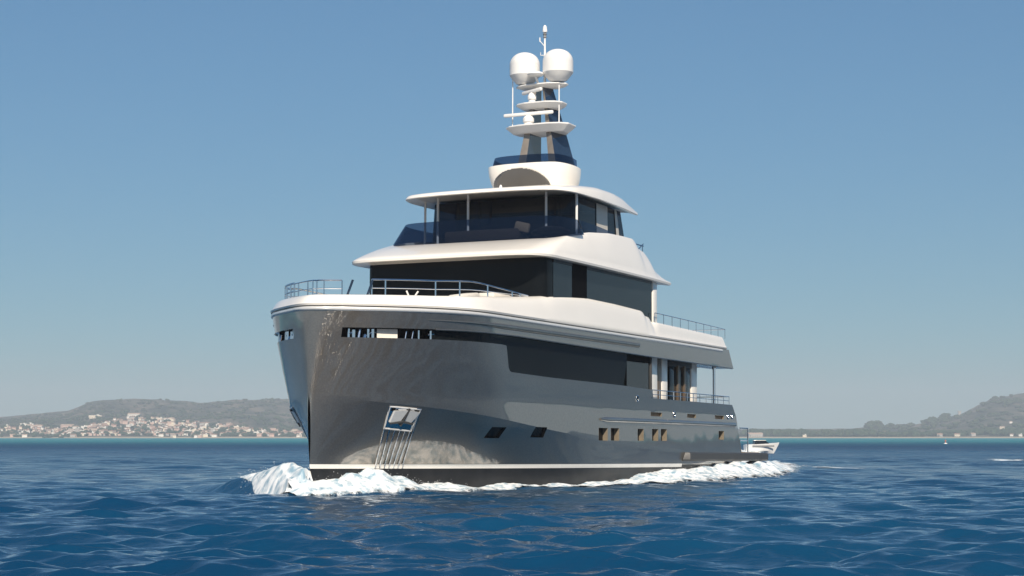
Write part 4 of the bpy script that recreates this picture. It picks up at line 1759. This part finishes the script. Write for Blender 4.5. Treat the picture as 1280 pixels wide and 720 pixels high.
# the smallest houses beyond the three hundred that show largest
st_ = MB()
for i in range(420):
    px = rnd.gauss(190, 95) if i % 3 else rnd.uniform(-30, 375)
    px = min(374, max(-30, px))
    tp_ = interp(TOPL, px)
    d = py_to_d(px, max(1.2, tp_ * rnd.random()))
    q = on_land(px, d)
    w_, h_ = rnd.uniform(3.2, 6), rnd.uniform(2.6, 4.2)
    k_ = rnd.choices([0, 1, 2, 3], [4, 5, 4, 4])[0]
    st_.box((q[0], q[1], q[2] + h_ / 2 - .6), (w_, 5, h_ + 1.2), k_)
    if rnd.random() < .6:
        x_, y_, z_ = q[0], q[1], q[2] + h_
        st_.prism([(x_ - w_ / 2 - .3, y_ - 2.8, z_), (x_ - w_ / 2 - .3, y_ + 2.8, z_), (x_ - w_ / 2 - .3, y_, z_ + 1.3)], (w_ + .6, 0, 0), 4)
tag(st_.build('far_small_houses', wm + [rm[0]], None, smooth=False, merge=0), 'scatter of the smallest pale houses filling the left hillside town', 'houses', kind='stuff')
place_house(120, py_to_d(120, 23), 1, 2, 3, '', 'long pale flat building alone on the hillside above the left town', ang=.25)
place_house(169, py_to_d(169, 25), 0, 1, 3, '', 'long whitish building highest above the left town', ang=-.1)
place_house(36, py_to_d(36, 13), 0, 2, 3, '', 'broad white building at the far left of the town', ang=.1)
place_house(47, py_to_d(47, 10), 0, 1, 3, '', 'broad white gabled building just right of the flat white one at far left', ang=-.1)
place_house(86, py_to_d(86, 11), 2, 1, 3, '', 'long pinkish building under the shoulder of the left hill', ang=0)
place_house(328, SHORE + 120, 0, 2, 2, '', 'tall white building at the right end of the left town near the bow', ang=0)
place_house(943, SHORE - 1500 + 1560, 3, 1, 3, '', 'long grey gabled building at the left end of the right shore behind the stern', ang=.2)

# tower on the right hill
m = MB()
m.box((0, 0, 6), (6, 6, 14), bev=.2)
tw = m.build('wall', wm[3], None, smooth=False)
m = MB()
m.box((0, 0, 13.6), (7.4, 7.4, 1.4), bev=.15)
for s_ in (-1, 1):
    for q_ in (-1, 1):
        m.box((s_ * 2.8, q_ * 2.8, 14.8), (1.4, 1.4, 1.6))
tc_ = m.build('parapet', wm[3], None, smooth=False)
tr_ = empty('watchtower')
q = on_land(1198, RD - 40)
tr_.location = q
tw.parent = tr_
tc_.parent = tr_
tag(tr_, 'small square stone watchtower on the slope of the right hill', 'tower')

# ------------------------------------------------------------------ marker buoy
M['buoy'] = mat('faded red buoy paint', (.45, .16, .12), .5, var=.2, vscale=3)
by = empty('marker_buoy', (1180 - 640 and (1180 - 640) / F_PX * 560, 560, -.1))
by.scale = (.6, .6, .6)
m = MB()
m.lathe([(.05, -.5), (.9, -.3), (1.0, .1), (.85, .45), (.3, .6)], (0, 0, 0), 20)
m.build('float', M['whitemetal'], by)
m = MB()
m.lathe([(.28, .5), (.2, 1.4), (.42, 1.45), (.42, 1.95), (.05, 2.2)], (0, 0, 0), 14)
m.build('topmark', M['buoy'], by)
tag(by, 'small white marker buoy with a reddish top floating off the right shore', 'buoy')

# ------------------------------------------------------------------ motorboat beyond the stern
mbt = empty('motorboat')
MBX, MBY = 31.9, 236.0
mbt.location = (MBX, MBY, 0.15)
mbt.rotation_euler = (0, 0, R(8))
mbt.scale = (.68, .68, .68)
m = MB()
rows = []
for t in lin(14):
    x = -3.2 + 6.6 * t
    b_ = 1.2 * (1 - max(0, (t - .35) / .65) ** 2.2)
    sheer = 1.35 + .35 * t
    xe = x
    rows.append([(xe - .0, -b_, sheer), (xe - .15 * t, -b_ * .93, sheer - .35), (xe - .75 * t, -b_ * .72, .25), (xe - 1.1 * t, 0, -.3), (xe - .75 * t, b_ * .72, .25), (xe - .15 * t, b_ * .93, sheer - .35), (xe, b_, sheer), (xe, 0, sheer + .08)])
m.grid(rows, closed=True)
m.add(rows[0], [tuple(range(8))])
mh = m.build('hull', M['whitemetal'], mbt, angle=30)
m = MB()
m.prism([(-1.6, -.8, 1.4), (1.3, -.8, 1.55), (.6, -.7, 2.15), (-1.4, -.7, 2.15)], (0, 1.6, 0))
m.build('cabin', M['sideglass'], mbt, smooth=False)
m = MB()
m.box((-.5, 0, 2.2), (2.3, 1.7, .1), bev=.04)
m.build('cabin_roof', M['white'], mbt)
m = MB()
m.box((0, -1.22, 1.15), (4.2, .05, .28), bev=.02)
m.build('side_stripe', M['grey'], mbt)
tag(mbt, 'white motorboat partly hidden behind the stern of the grey yacht', 'motorboat')


def mb_foam(u, v):
    x = MBX - 9 + 9.0 * u
    y = MBY - 2.2 + 4.4 * v
    e = (1 - (2 * v - 1) ** 2)
    return (x, y, .1 + (1.35 * e * math.exp(-((u - .25) / .38) ** 2)) * (1 + .5 * nz(x, y, 3)) + .15 * nz(x * 2, y * 2, 8)), .8 * e


foam_sheet('motorboat_wake_foam', [i / 50 for i in range(51)], [i / 24 for i in range(25)], mb_foam, FM, 'tall white wake foam behind the motorboat at the yacht stern')

# ------------------------------------------------------------------ haze
HZ = True
if HZ:
    m = MB()
    m.box((0, 0, 0), (1, 1, 1))
    hz = m.build('haze', [], None, smooth=False)
    z0, z1 = -30.0, 190.0
    hz.scale = (15000, 15000, z1 - z0)
    hz.location = (0, 0, (z0 + z1) / 2)
    hm = bpy.data.materials.new('sea haze')
    hm.use_nodes = True
    t = hm.node_tree
    t.nodes.remove(t.nodes['Principled BSDF'])
    pv = t.nodes.new('ShaderNodeVolumePrincipled')
    pv.inputs['Color'].default_value = (0.80, 0.825, 0.89, 1)
    pv.inputs['Density'].default_value = 1.85e-4
    pv.inputs['Anisotropy'].default_value = 0.0
    t.links.new(pv.outputs[0], t.nodes['Material Output'].inputs['Volume'])
    hz.data.materials.append(hm)
    tag(hz, kind='stuff')
